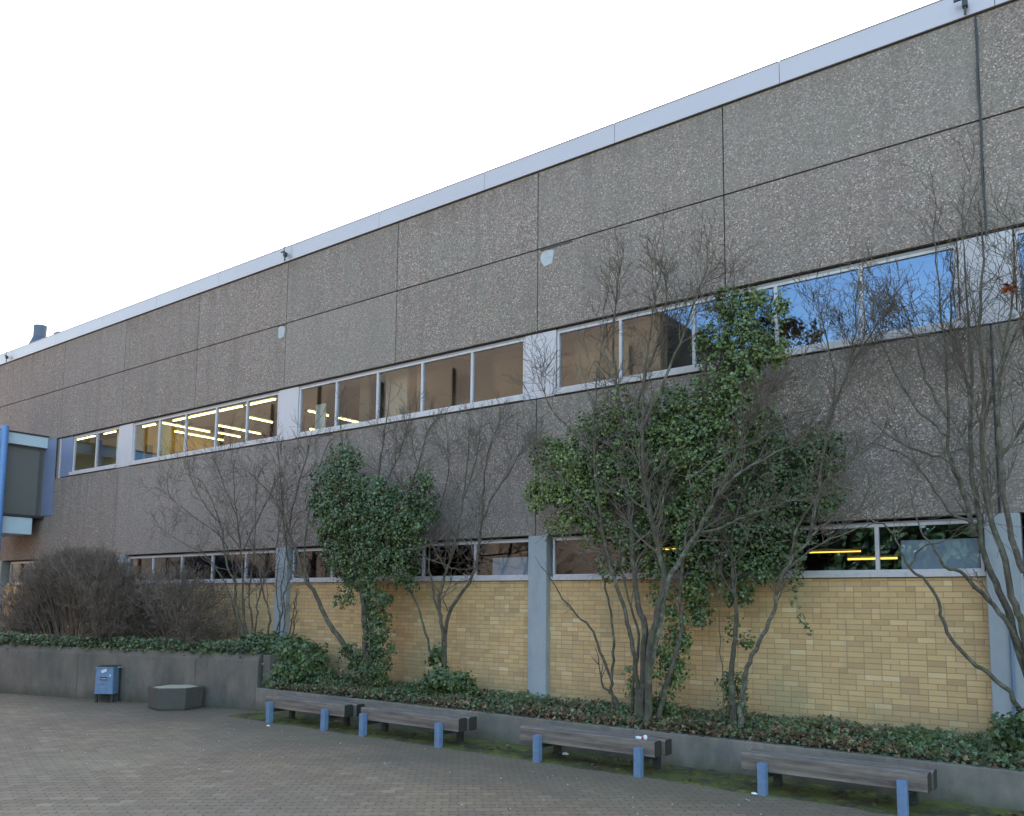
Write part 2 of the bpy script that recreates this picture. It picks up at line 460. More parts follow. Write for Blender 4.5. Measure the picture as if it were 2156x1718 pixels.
# ---------------------------------------------------------------- ground, plaza
FY = 13.5                                      # plane of the concrete facade
EDGE = 10.98                                   # edge between pavers and the mossy strip
tag(MB().box((-400, -400, -.5), (400, 400, -.012)).build('ground', plain('ground_soil', (.10, .09, .07), .95)), kind='structure')
pl = MB(); pl.add([(-70, -40, 0), (30, -40, 0), (30, EDGE, 0), (-13.9, EDGE + .02, 0), (-15.2, 11.95, 0), (-70, 11.95, 0)], [(0, 1, 2, 3, 4, 5)])
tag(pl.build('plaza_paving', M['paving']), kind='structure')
rnd = random.Random(5)
ms = MB()
n = 120
xs = [-15.6 + i * 22.0 / n for i in range(n + 1)]
rows = 9
for i, x in enumerate(xs):
    e = EDGE - .03 + .16 * (noise.noise(Vector((x * 1.7, 3, 0)))) + .05 * noise.noise(Vector((x * 7, 8, 0)))
    for j in range(rows + 1):
        y = e + (11.98 - e) * j / rows
        z = -.006 if j == 0 else .012 + .022 * max(0, noise.noise(Vector((x * 2.5, y * 4, 1)))) + .03 * (j / rows) ** 2
        ms.v.append((x, y, z))
for i in range(n):
    for j in range(rows):
        a = i * (rows + 1) + j; ms.f.append((a, a + rows + 1, a + rows + 2, a + 1)); ms.mi.append(0)
tag(ms.build('moss_strip', M['moss'], smooth=True), kind='structure')

# ---------------------------------------------------------------- school building
J = [6.45, -1.5, -9.45, -17.4, -25.35, -33.3, -41.25]
ZT, ZB, ZM, ZW, ZS, ZL, ZBR = 11.67, 11.27, 9.605, 7.90, 6.52, 3.77, 2.88
bld = thing('school_building', 'long two storey building of pebbled concrete panels, window bands and buff brick', 'building', (-17.4, FY, 0))
def bpart(mb, name, mat, **k): return mb.build(name, mat, bld, **k)
TH = .22
for i in range(len(J) - 1):
    xr, xl = J[i], J[i + 1]
    xm = (xr + xl) / 2
    g = .011
    for a, b in ((xl, xm), (xm, xr)):
        bpart(MB().box((a + g, FY, ZM + g), (b - g, FY + TH, ZB - .025)), 'concrete_panel', M['agg'], bevel=.006)
        bpart(MB().box((a + g, FY + .004, ZW), (b - g, FY + TH, ZM - g)), 'concrete_panel', M['agg'], bevel=.006)
    bpart(MB().box((xl + g, FY, ZL), (xr - g, FY + TH, ZS - .03)), 'concrete_panel', M['agg'], bevel=.006)
    # lining behind the joints
core = MB()
core.box((-41.25, FY + .17, ZW + .02), (6.45, FY + .28, ZB + .2)); core.box((-41.25, FY + .10, ZL + .02), (6.45, FY + .28, ZS + .09))
bpart(core, 'wall_lining', M['rubber'])
# parapet fascia
xx = -4.44 + 3.2 * 3
while xx > -41:
    a, b = xx - 3.2, xx
    f = MB().box((a + .004, FY - .03, ZB + .02), (b - .004, FY + .35, ZT)); f.box((a + .004, FY - .042, ZB), (b - .004, FY - .0, ZB + .02))
    f.box((a + .004, FY - .042, ZT), (b - .004, FY + .4, ZT + .014))
    bpart(f, 'parapet_fascia', M['fascia'], bevel=.004)
    xx -= 3.2
bpart(MB().box((-41.2, FY + .01, ZB - .05), (6.4, FY + .1, ZB - .002)), 'shadow_gap', M['rubber'])
bpart(MB().box((-41.2, FY + .3, ZT - .25), (6.4, FY + 26, ZT - .1)), 'roof', M['roof'])
bpart(MB().box((-41.2, FY + 25.8, 0), (6.4, FY + 26, ZT - .26)), 'rear_wall', M['agg'])
for xx in (-41.25, 6.2): bpart(MB().box((xx, FY + .29, 0), (xx + .2, FY + 25.79, ZT - .26)), 'side_wall', M['agg'])
# roof vent
vp = at(85, 712, 19.0)
v = MB(); v.cyl((vp.x, 19.0), .75, .34, vp.z - 1.0, vp.z + .05, 24); v.cyl((vp.x, 19.0), .34, .34, vp.z + .05, vp.z + .62, 24)
bpart(v, 'roof_vent', M['ventm'], smooth=False)
vp2 = at(126, 703, 19.0)
bpart(MB().box((vp2.x - .25, 18.8, vp2.z - .9), (vp2.x + .25, 19.3, vp2.z + .05)), 'roof_vent', M['ventm'])
# brick wall (recessed a little) and lower storey lining
BY = FY + .10
bpart(MB().box((-41.2, BY, -.1), (6.4, BY + .24, ZBR)), 'brick_wall', M['brick'], origin=None)
# pillars
for a, b in ((6.28, 6.7), (-1.70, -1.26), (-9.60, -9.17), (-17.42, -16.96), (-25.15, -24.68), (-33.5, -33.05)):
    bpart(MB().box((a, FY - .03, 0), (b, FY + .3, ZL - .004)), 'pillar', M['pillar'], bevel=.012)
cp = MB().tube([Vector((-1.43, FY - .05, 2.35)), Vector((-1.43, FY - .05, .2))], [.022, .022], 8)
bpart(cp, 'conduit', plain('faded_blue', (.13, .20, .30), .6))
bpart(MB().box((-1.47, FY - .09, 2.33), (-1.39, FY - .03, 2.38)), 'conduit_clip', M['paper'])

# cables and clamps at the expansion joints
def cable(x, r):
    pts = [Vector((x + .01 * math.sin(k * 1.3), FY - .02, ZB - .08 - (ZB - ZW) * k / 12)) for k in range(13)]
    c = MB().tube(pts, [r] * 13, 6)
    return bpart(c, 'lightning_cable', M['bindark'])
cable(-1.5, .016)
c2 = MB().tube([Vector((-1.49, FY - .02, ZS - .12)), Vector((-1.49, FY - .02, ZL + .02))], [.014, .014], 6); bpart(c2, 'lightning_cable', M['bindark'])
for x in (-1.62, -17.4, -33.65):
    k = MB(); z = ZB + .1
    k.box((x - .03, FY - .16, z), (x + .04, FY - .072, z + .1)); k.tube([Vector((x, FY - .13, z + .1)), Vector((x - .02, FY - .15, z + .22)), Vector((x + .03, FY - .13, ZT))], [.012] * 3, 6)
    k.box((x - .14, FY - .15, z + .12), (x - .02, FY - .12, z + .15)); k.box((x - .01, FY - .14, ZB - .03), (x + .02, FY - .115, z))
    bpart(k, 'cable_clamp', M['bindark'])
# broken corners showing bare mortar
def blob(cx, cz, w, h, seed, name, mat, y):
    r = random.Random(seed); b = MB(); n = 14; pts = []
    for i in range(n):
        a = 6.283 * i / n; q = 1 + r.uniform(-.14, .1)
        sx = math.copysign(abs(math.cos(a)) ** .6, math.cos(a)); sz = math.copysign(abs(math.sin(a)) ** .6, math.sin(a))
        pts.append((cx + w/2*sx*q, cz + h/2*sz*q))
    b.rings([[(x, yy, z) for x, z in pts] for yy in (y + .02, y)])
    return bpart(b, name, mat)
blob(-9.21, ZM - .23, .32, .32, 1, 'mortar_patch', M['patch'], FY - .004)
blob(-17.58, ZM - .20, .26, .34, 2, 'mortar_patch', M['patch'], FY - .004)
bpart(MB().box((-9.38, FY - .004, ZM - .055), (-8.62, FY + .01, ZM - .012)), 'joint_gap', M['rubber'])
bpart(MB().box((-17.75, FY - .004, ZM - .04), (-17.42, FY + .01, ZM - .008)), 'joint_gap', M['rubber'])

# window bands
def window_band(cuts, z0, z1, yg, glass, low=False, fw=.045):
    fr = MB()
    a, b = cuts[0], cuts[-1]
    y0, y1 = yg - .035, yg + .035
    fr.box((a, y0, z0), (b, y1, z0 + fw)); fr.box((a, y0, z1 - fw), (b, y1, z1))
    for i, x in enumerate(cuts):
        wv = fw + (.012 if 0 < i < len(cuts) - 1 else 0)
        xa = x if i == 0 else x - wv if i == len(cuts) - 1 else x - wv / 2
        fr.box((xa, y0 - .004, z0 + fw), (xa + wv, y1 + .004, z1 - fw))
    win = bpart(fr, 'window', M['frame'], bevel=.003)
    for i in range(len(cuts) - 1):
        xa = cuts[i] + (fw if i == 0 else fw / 2) - .01; xb = cuts[i+1] - (fw if i == len(cuts) - 2 else fw / 2) + .01
        MB().box((xa, yg - .006, z0 + fw - .01), (xb, yg + .006, z1 - fw + .01)).build('pane', glass, win)
    s = MB(); sp = .11 if not low else .07
    s.box((a - .02, FY - .035 if not low else FY + .035, z0 - sp), (b + .02, y0 + .02, z0 - .002))
    s.build('sill', M['frame'], win, bevel=.003)
    hd = MB().box((a, y0 + .005, z1 + .002), (b, y1, z1 + .045 if not low else z1 + .03)); hd.build('head', M['framegrey'], win)
    return win
UPW = [[-28.43, -26.93, -25.52], [-24.68, -23.26, -21.88, -20.4, -19.0, -17.65], [-16.84, -15.46, -14.04, -12.63, -11.19, -9.79],
       [-9.0, -7.58, -6.1, -4.62, -3.26, -1.9], [-1.16, .3, 1.75, 3.2, 4.65, 6.1], [-40.7, -39.2, -37.8, -36.4, -35, -33.6]]
YG = FY + .10
wins = [window_band(c, 6.63, 7.82, YG, M['glassclear'] if i_ == 0 else M['glass']) for i_, c in enumerate(UPW)]
for a, b in ((-29.24, -28.45), (-25.50, -24.70), (-17.63, -16.86), (-9.77, -9.02), (-1.88, -1.18), (6.12, 6.4), (-33.58, -32.8)):
    bpart(MB().box((a, FY + .045, 6.53), (b, FY + .12, 7.86)), 'infill_panel', M['infill'] if a != -29.24 else M['bluepanel'], bevel=.003)
bpart(MB().box((-29.30, FY + .02, 6.5), (-29.245, FY + .13, 7.86)), 'trim', M['frame'])
bpart(MB().box((-32.8, FY + .05, ZS - .02), (-29.31, FY + .25, ZW - .02)), 'concrete_panel', M['agg'])
LOW = [[-32.6, -31.18, -29.8, -28.3, -26.9, -25.2], [-24.62, -23.27, -21.79, -20.31, -18.82, -17.47], [-16.9, -15.46, -13.98, -12.51, -11.05, -9.64], [-9.1, -7.55, -6.1, -4.62, -3.16, -1.73], [-1.2, .3, 1.75, 3.2, 4.65, 6.24]]
lows = [window_band(c, 2.96, 3.70, FY + .13, M['glasslow'], True) for c in LOW]
# translucent film on the lower half of two panes
MB().box((-2.83, FY + .142, 3.0), (-1.79, FY + .15, 3.44)).build('window_film', M['film'], lows[3])
MB().box((-10.62, FY + .142, 3.0), (-9.70, FY + .15, 3.36)).build('window_film', M['film'], lows[2])
# rooms behind the windows
ry0 = FY + .30
CZ = 8.32
bpart(MB().box((-41, ry0, 5.2), (6.2, ry0 + 9, 5.35)), 'upper_floor', M['floor'])
bpart(MB().box((-41, ry0, CZ), (6.2, ry0 + 9, CZ + .1)), 'upper_ceiling', M['ceil'])
bpart(MB().box((-41, ry0, 3.72), (6.2, ry0 + 9, 3.88)), 'lower_ceiling', M['dark'])
bpart(MB().box((-41, ry0 + 9, 0), (6.2, ry0 + 9.1, CZ)), 'back_wall', M['ceil'])
def inner(x0, x1, y0, y1, mat, z0=5.36, z1=None, nm='partition_wall'):
    bpart(MB().box((x0, y0, z0), (x1, y1, z1 or CZ - .002)), nm, mat)
PX0 = -26.0
for ya, yb_, mt_ in ((ry0, 14.38, 'white'), (14.38, 14.65, 'bluewall'), (14.65, 15.09, 'ochre'), (15.09, 15.6, 'white'), (15.6, 18.8, 'ochre')):
    inner(PX0 - .1, PX0, ya, yb_, M[mt_])
inner(-30.5, PX0 - .11, ry0 + 1.9, ry0 + 2.0, M['white'])
inner(-30.6, -30.5, ry0, ry0 + 2.6, M['white'])
inner(-29.6, -28.9, ry0 + 1.82, ry0 + 1.88, M['beige'], 5.36, 7.6, 'room_door')
inner(-28.2, -27.2, ry0 + 1.5, ry0 + 1.85, M['beige'], 5.36, 7.15, 'cabinet')
inner(PX0 + .01, -13.0, 18.7, 18.8, M['ceil'])
inner(PX0 + .004, PX0 + .05, 14.72, 14.95, M['ceil'], 6.9, 7.5, 'notice_board')
for px, hz in ((378, 7.25), (455, 7.3), (560, 7.4)):
    xx = at(px, 935, 16).x
    inner(xx, xx + .5, 16.0, 16.4, M['film'], 5.36, hz, 'cabinet')
inner(-13.0, -12.9, ry0, ry0 + 8.9, M['curtain'])
inner(-12.89, 6.1, ry0 + 1.6, ry0 + 1.7, M['curtain'])
inner(-8.9, -6.85, ry0 + .25, ry0 + .29, M['curtain'], 6.5, 8.3, 'curtain')
inner(-16.72, -16.35, ry0 + .2, ry0 + .24, M['white'], 6.5, 7.45, 'curtain'); inner(-15.1, -14.75, ry0 + .2, ry0 + .26, M['curtain'], 6.5, 8.3, 'curtain'); inner(-14.2, -13.5, ry0 + .2, ry0 + .26, M['beige'], 6.5, 8.3, 'curtain')
# bridge connection on the far left
br = thing('covered_footbridge', 'covered footbridge with pale blue bands leaving the building, carried by a blue post', 'footbridge', (-31.4, 11, 0))
BX = -30.1
MB().box((BX - 2.6, 5.5, 7.60), (BX, FY - .01, 7.98)).build('roof_band', M['whiteband'], br, bevel=.01)
MB().box((BX - 2.62, 5.5, 7.98), (BX + .03, FY - .01, 8.03)).build('roof_edge', M['bindark'], br)
MB().box((BX - 2.5, 5.6, 5.24), (BX - .16, FY - .02, 7.60)).build('wall_screen', M['greyblind'], br)
sc = MB()
for y in (5.6, 7.7, 9.8, 11.9, 13.33): sc.box((BX - .17, y - .03, 5.25), (BX - .12, y + .05, 7.6))
sc.box((BX - .17, 5.6, 7.52), (BX - .13, FY - .05, 7.6)); sc.build('screen_frame', plain('bronze_frame', (.085, .075, .075), .5), br)
MB().box((BX - 2.6, 5.5, 5.16), (BX + .04, FY - .02, 5.24)).build('deck_edge', M['bindark'], br)
MB().box((BX - 2.55, 5.5, 4.58), (BX - .02, FY - .35, 5.15)).build('deck_band', M['whiteband'], br, bevel=.01)
MB().box((BX - .28, FY - .03, 5.25), (BX + .62, FY - .005, ZW - .01)).build('end_panel', M['bluepanel'], br)
MB().cyl((BX + .14, 12.02), .12, .12, 0, 8.14, 20).build('post', M['bluepost'], br, smooth=False)
MB().box((BX - .04, 11.98, 7.45), (BX + .03, 12.1, 7.75)).build('bracket', M['bluepost'], br)

# lamps in the rooms
def lamp(x0, y0, x1, y1, z, mat, label, r=.035):
    t_ = thing('ceiling_light', label, 'ceiling light', ((x0 + x1)/2, (y0 + y1)/2, z), 'strip lights burning in the rooms')
    dx, dy = x1 - x0, y1 - y0; L = math.hypot(dx, dy); px, py = -dy/L*.06, dx/L*.06
    MB().prism([(x0 - px, y0 - py), (x0 + px, y0 + py), (x1 + px, y1 + py), (x1 - px, y1 - py)][::-1], z + .035, z + .07).build('housing', M['white'], t_)
    MB().tube([Vector((x0, y0, z)), Vector((x1, y1, z))], [r, r], 8).build('tube', mat, t_)
ZC = 8.0
def plamp(p0, p1, z, mat, label, r=.02):
    a_, b_ = gr(*p0, z), gr(*p1, z)
    m_ = (a_ + b_) / 2
    if abs(b_.x - a_.x) > abs(b_.y - a_.y): lamp(a_.x, m_.y, b_.x, m_.y, z, mat, label, r)
    else: lamp(m_.x, a_.y, m_.x, b_.y, z, mat, label, r)
for p0, p1, lb in (
    ((363, 886), (512, 856), 'long yellow strip light running parallel to the upper window above the bare shrub'),
    ((518, 853.5), (580, 841), 'strip light continuing the parallel row, just left of the pale infill panel'),
    ((301, 899), (327, 893.5), 'short yellow strip light in the pane with the blue wall'),
    ((334, 890.6), (445, 909), 'strip light starting in the pane with the white wall and crossing two panes'),
    ((452, 910.5), (507, 920), 'strip light continuing the white wall one, low in the middle lit panes'),
    ((367, 908.8), (471, 927), 'lowest of the slanting strip lights in the lit upper windows'),
    ((451, 896), (553, 913), 'slanting strip light crossing the last two lit panes'),
    ((520, 879), (575, 889.5), 'highest slanting strip light, in the lit pane beside the pale infill panel'),
    ((219, 913.5), (244, 908.5), 'strip light in the far left upper room, nearest the footbridge'),
    ((160, 926), (200, 918), 'added strip light brightening the far left upper room, in the pane beside the blue grey panel'),  # extra lamp, added to brighten this room
    ((647, 866), (694, 875), 'strip light left of the curtain above the small ivy tree'),
    ((712, 881), (770, 893), 'strip light right of the curtain above the small ivy tree'),
    ((650, 904), (684, 909), 'low strip light just above the sill over the small ivy tree')):
    plamp(p0, p1, ZC, M['tube'], lb)
def alamp(p0, p1, Y, label, r):
    a_, b_ = at(*p0, Y), at(*p1, Y)
    lamp(a_.x, Y, b_.x, Y, (a_.z + b_.z) / 2, M['tube2'], label, r)
alamp((1700, 1163), (1812, 1161), 16.0, 'upper amber strip light in the ground floor window above the buff bricks', .012)
alamp((1785, 1177), (1889, 1175.5), 16.6, 'lower amber strip light in the ground floor window above the buff bricks', .018)
alamp((1380, 1157), (1430, 1156), 16.0, 'amber strip light glimpsed behind the large ivy covered tree', .014)

# building behind the photographer, seen in the panes
bb = thing('brown_block', 'brown brick block across the yard, seen only as a reflection in the panes', 'building', (-60, -16, 0))
b = MB().box((-110, -30, 0), (-21.5, -16, 19.5)); b.build('wall', M['brownb'], bb)
b = MB()
for s in range(5):
    for i in range(20):
        b.box((-105 + i*4.2, -16.02, 1.4 + s*3.7), (-102.6 + i*4.2, -15.99, 3.1 + s*3.7))
b.build('window', M['darkwin'], bb)
r_ = random.Random(8); x_ = -108.0
while x_ < -24:
    w_ = r_.uniform(2.5, 6)
    MB().box((x_, -15.95, 0), (x_ + w_, -15.7, r_.uniform(17.5, 19.8))).build('bay', M[r_.choice(['bay1', 'bay2', 'bay2'])], bb)
    x_ += w_ + r_.uniform(1, 4)

# ---------------------------------------------------------------- planter walls and bed
WZ = .50
pw = MB(); pw.box((-15.9, 11.9, -.05), (8, 12.06, WZ))
tag(pw.build('planter_wall', M['conc2'], bevel=.012), 'low grey concrete planter wall behind the four benches', 'wall')
A0, A1 = Vector((-15.93, 11.95)), Vector((-29.5, 8.25))
dv = (A1 - A0).normalized(); nv = Vector((-dv.y, dv.x))
if nv.y < 0: nv = -nv
HWZ = 1.24
hw = MB()
B0 = A0 + nv * .3; B1 = A1 + nv * .3
def hq(p, z): return (p.x, p.y, z)
# cross-section with a sloping top edge, swept from A0 to A1
sec = [(0, -.05), (0, HWZ - .16), (.05, HWZ), (.3, HWZ), (.3, -.05)]
hw.rings([[hq(P + nv * d, z) for d, z in sec] for P in (A0, A1)])
hwt = tag(hw.build('retaining_wall', M['conc'], bevel=.01, origin=None), 'chest high stained concrete retaining wall behind the waste bin', 'wall')
jn = MB()
for s_ in (1.75, 5.4, 9.0):
    P = A0 + dv * s_
    a_ = P - nv * .003; b_ = P + dv * .014 - nv * .003; c_ = P + dv * .014 + nv * .02; d_ = P + nv * .02
    jn.prism([(a_.x, a_.y), (b_.x, b_.y), (c_.x, c_.y), (d_.x, d_.y)], 0, HWZ - .17)
jn.build('wall_joint', M['rubber'], hwt)
rt = MB().prism([(-15.92, 12.07), (-15.68, 12.07), (-15.68, 13.5), (-15.92, 13.5)], 0, HWZ - .02)
tag(rt.build('return_wall', M['conc'], bevel=.01), 'end of the high wall meeting the ivy mound, mostly overgrown', 'wall')
# soil sheets
sb = MB()
NX, NY = 90, 6
def bedz(x, y):
    return WZ - .04 + .12 * (y - 12.05) / 1.5 + .03 * noise.noise(Vector((x, y * 2, 0)))
for i in range(NX + 1):
    for j in range(NY + 1):
        x = -15.7 + 23.6 * i / NX; y = 12.05 + 1.5 * j / NY; sb.v.append((x, y, bedz(x, y)))
for i in range(NX):
    for j in range(NY):
        a = i * (NY + 1) + j; sb.f.append((a, a + NY + 1, a + NY + 2, a + 1)); sb.mi.append(0)
tag(sb.build('planting_bed_soil', M['soil'], smooth=True), kind='structure')
hs = MB(); hs.add([(-15.9, 12.1, HWZ - .06), (-15.9, 13.58, HWZ - .02), (-34, 13.58, HWZ), (-34, 7.3, HWZ), (A1.x, A1.y + .2, HWZ - .06)], [(0, 1, 2, 3, 4)])
tag(hs.build('raised_bed_soil', M['soil']), kind='structure')

# ---------------------------------------------------------------- benches
def bench(xa, xb, px, label, seed):
    r = random.Random(seed)
    t_ = thing('park_bench', label, 'bench', ((xa + xb)/2, 11.2, 0), 'timber benches in front of the planter')
    zt, h, wd = .50, .225, .215
    for k, y0 in enumerate((11.04, 11.275)):
        sh = r.uniform(-.03, .03); ns = 14; rg = []
        for i in range(ns + 1):
            x = xa + sh + (xb - xa) * i / ns + (k * .03)
            o1, o2 = [.006 * noise.noise(Vector((x * 3, seed, q))) for q in (0, 5)]
            ch = .02 + .008 * noise.noise(Vector((x * 4, seed, 9)))
            rg.append([(x, y0, zt - h + .01), (x, y0 + o1, zt - ch), (x, y0 + ch, zt + o2), (x, y0 + wd - ch, zt + o1), (x, y0 + wd, zt - ch), (x, y0 + wd, zt - h + .01), (x, y0 + wd - .02, zt - h), (x, y0 + .02, zt - h)])
        b = MB(); b.rings(rg)
        b.mi[-1] = b.mi[-2] = 1
        b.build('seat_beam', [M['timber'], M['endgrain']], t_)
    for x in px:
        MB().box((x - .055, 10.925, -.02), (x + .055, 11.035, zt - .095)).build('leg', M['bluepaint'], t_, bevel=.008)
        MB().box((x - .05, 11.40 + .1, -.02), (x + .05, 11.495 + .1, zt - .03)).build('leg', M['bindark'], t_, bevel=.006)  # back legs: shadow under the seat put into their dark colour
        MB().box((x - .045, 11.036, zt - h - .07), (x + .045, 11.499, zt - h - .002)).build('crossbar', M['bindark'], t_)
bench(-14.40, -12.05, (-14.2, -12.55), 'timber bench on blue posts, farthest left, nearest the hexagonal tub', 1)
bench(-11.66, -9.30, (-11.5, -9.66), 'timber bench on blue posts in front of the thin bare forked tree', 2)
bench(-7.98, -5.62, (-7.62, -5.86), 'timber bench with a white and red wrapper lying on it', 3)
bench(-4.34, -2.08, (-4.05, -2.36), 'timber bench on blue posts at the right, nearest the viewer', 4)

# ---------------------------------------------------------------- waste bin
bc = gr(224, 1480); bcx, bcy = -19.82, 10.58
bin_ = thing('waste_bin', 'blue metal waste bin with stickers on a dark stand by the high wall', 'bin', (bcx, bcy, 0))
ang = math.atan2(-bcx, bcy) * .55
def rotp(x, y): return (bcx + x*math.cos(ang) - y*math.sin(ang), bcy + x*math.sin(ang) + y*math.cos(ang))
W2, D2 = .225, .16
def rr(w, d, r=.05, n=4):
    pts = []
    for cx, cy, a0 in ((w - r, d - r, 0), (-w + r, d - r, 90), (-w + r, -d + r, 180), (w - r, -d + r, 270)):
        for i in range(n + 1):
            a = R(a0 + 90 * i / n); pts.append((cx + r*math.cos(a), cy + r*math.sin(a)))
    return pts
rg = []
for z, w_, d_ in ((.21, W2 + .008, D2), (.24, W2, D2), (.55, W2 - .004, D2 - .004), (.79, W2 - .01, D2 - .008), (.80, W2 + .004, D2 + .004), (.835, W2 + .004, D2 + .004)):
    rg.append([(*rotp(x, y), z) for x, y in rr(w_, d_)])
MB().rings(rg).build('body', M['bluepaint'], bin_)
rg = [[(*rotp(x, y), z) for x, y in rr(W2 - .02, D2 - .02)] for z in (.836, .85)]
MB().rings(rg).build('lid', M['bindark'], bin_)
def bx(x0, x1, y0, y1, z0, z1, name, mat):
    MB().prism([rotp(x0, y0), rotp(x1, y0), rotp(x1, y1), rotp(x0, y1)], z0, z1).build(name, mat, bin_)
bx(-.215, -.165, -.1, -.05, 0, .21, 'leg', M['bindark']); bx(.165, .215, -.1, -.05, 0, .21, 'leg', M['bindark'])
bx(-.24, .24, .12, .175, .02, .86, 'back_plate', M['bindark']); bx(.24, .31, .0, .12, .815, .83, 'lid_catch', M['fascia'])
def quad(pts, name, mat, yo=-.006):
    f = MB(); f.rings([[(*rotp(x, -D2 + d_), z) for x, z in pts] for d_ in (yo + .004, yo)]); return f.build(name, mat, bin_)
quad([(-.075, .735), (-.045, .775 - .085), (.075, .735), (.055, .80), (-.045, .765)], 'sticker', M['sticker'])
quad([(-.085, .53), (.085, .53), (.085, .60), (-.085, .60)], 'sticker', M['navy'])
quad([(.155 + .025*math.cos(i), .64 + .025*math.sin(i)) for i in [k*.785 for k in range(8)]], 'sticker', M['cyan'])
quad([(-.022, .425), (-.004, .43), (.0, .455), (-.014, .45)], 'keyhole', M['bindark'])
lt = MB(); r = random.Random(3); x = -.075
while x < .07:
    wl = r.uniform(.008, .016); y_ = -D2 - .009
    hh = r.uniform(.018, .026)
    lt.rings([[(*rotp(a_, y_ + d_), z) for a_, z in ((x, .552), (x + wl, .552), (x + wl, .552 + hh), (x, .552 + hh))] for d_ in (.002, 0)])
    x += wl + .005
lt.build('lettering', M['pink'], bin_)

# ---------------------------------------------------------------- hexagonal planter tub
pc = Vector((-17.62, 11.02, 0))
tub = thing('planter_tub', 'hexagonal pebbled concrete tub filled with pale gravel', 'planter', pc)
def octo(r_, z): return [(pc.x + r_*math.cos(R(60*i + 48)), pc.y + r_*math.sin(R(60*i + 48)), z) for i in range(6)]
tb = MB(); tb.rings([octo(.55, 0), octo(.58, .05), octo(.61, .46), octo(.61, .49), octo(.55, .49), octo(.53, .44)], cap=False)
t_agg2 = M['agg'].copy(); t_agg2.name = 'dark_aggregate'
nn = t_agg2.node_tree; pb = nn.nodes['Principled BSDF']; lk = pb.inputs['Base Color'].links[0]
mx = nn.nodes.new('ShaderNodeMix'); mx.data_type = 'RGBA'; mx.inputs[0].default_value = .85; nn.links.new(lk.from_socket, mx.inputs[6]); mx.inputs[7].default_value = (.06, .06, .052, 1)
nn.links.new(mx.outputs[2], pb.inputs['Base Color'])
tb.build('tub', t_agg2, tub, bevel=.008)
gvm = MB(); gvm.rings([octo(.545, .46), octo(.52, .475), octo(.28, .50), octo(.05, .51)]); gvm.build('gravel', M['gravel'], tub)

# ---------------------------------------------------------------- vegetation
def leaf(mb, p, nrm, size, rng, lobed, mi=0):
    a = nrm.orthogonal().normalized()
    b = nrm.cross(a)
    t = rng.uniform(0, 6.283)
    u = a*math.cos(t) + b*math.sin(t); v = nrm.cross(u)
    s = size
    if lobed:
        o = [(0,0),(.4,-.12),(.52,.28),(.22,.40),(0,.95),(-.22,.40),(-.52,.28),(-.4,-.12)]
        vs = [p + u*(x*s) + v*((y - .35)*s) - nrm*(abs(x)*.25*s) for x, y in o] + [p]
        n = len(mb.v); mb.v.extend([tuple(q) for q in vs])
        for i in range(8): mb.f.append((n + i, n + (i+1) % 8, n + 8)); mb.mi.append(mi)
    else:
        n = len(mb.v)
        mb.v.extend([tuple(p - v*(.5*s)), tuple(p + u*(.42*s) - nrm*(.1*s)), tuple(p + v*(.5*s)), tuple(p - u*(.42*s) - nrm*(.1*s))])
        mb.f.append((n, n+1, n+2)); mb.f.append((n, n+2, n+3)); mb.mi += [mi, mi]
YMAX = 13.36
def rdir(rng):
    while True:
        v = Vector((rng.uniform(-1, 1), rng.uniform(-1, 1), rng.uniform(-1, 1)))
        if .05 < v.length < 1: return v.normalized()
def ivyblob(mb, x, y, rx, ry, Y, rng, dens=1.0, ysc=.75, size=.052, lobed=False):
    # an ivy mass: clumps of leaves scattered through an ellipsoid
    c = at(x, y, Y); e = at(x + rx, y, Y); e2 = at(x, y - ry, Y)
    rX = (e - c).length * .93; rZ = (e2 - c).length; rY = min(rX, rZ) * ysc
    vol = rX * rZ
    ncl = max(4, int(vol * 300 * dens))
    for _ in range(ncl):
        d = rdir(rng); q = rng.uniform(.15, 1.08) ** .6
        cc = Vector((c.x + d.x*rX*q, c.y + d.y*rY*q, c.z + d.z*rZ*q))
        cr = rng.uniform(.07, .22)
        for _ in range(rng.randint(14, 30)):
            dd = rdir(rng)
            p = cc + dd * (cr * rng.uniform(.3, 1))
            if p.y > YMAX + .1: p.y = YMAX + .1 - rng.uniform(0, .2)
            nr = (dd * .5 + d * .4 + Vector((0, -.35, .35)) + rdir(rng) * .55).normalized()
            leaf(mb, p, nr, size * rng.choice((.6, .8, 1.0, 1.2, 1.45)) * rng.uniform(.85, 1.15), rng, lobed)

def grow(mb, rng, p, d, L, r, lvl, spread, upw, br):
    n = max(3, int(L / .09)); n = min(n, 9)
    pts = [p.copy()]; dirs = [d.copy()]
    for i in range(n):
        d = (d + rdir(rng) * .24 + Vector((0, 0, upw))).normalized()
        q = pts[-1] + d * (L / n)
        if q.y > YMAX: d.y = -abs(d.y) * .4; d.normalize(); q = pts[-1] + d * (L / n)
        pts.append(q); dirs.append(d.copy())
    mb.tube(pts, [max(.0036, r * (1 - .6 * i / n)) for i in range(n + 1)], 4 if r > .008 else 3)
    if lvl > 0:
        for _ in range(br):
            t = rng.uniform(.15, .98); i = min(n - 1, int(t * n))
            dd = (dirs[i] + rdir(rng) * spread).normalized()
            grow(mb, rng, pts[i].lerp(pts[i+1], t*n - i), dd, L * rng.uniform(.42, .72), max(.0042, r * .6), lvl - 1, spread, upw, br)

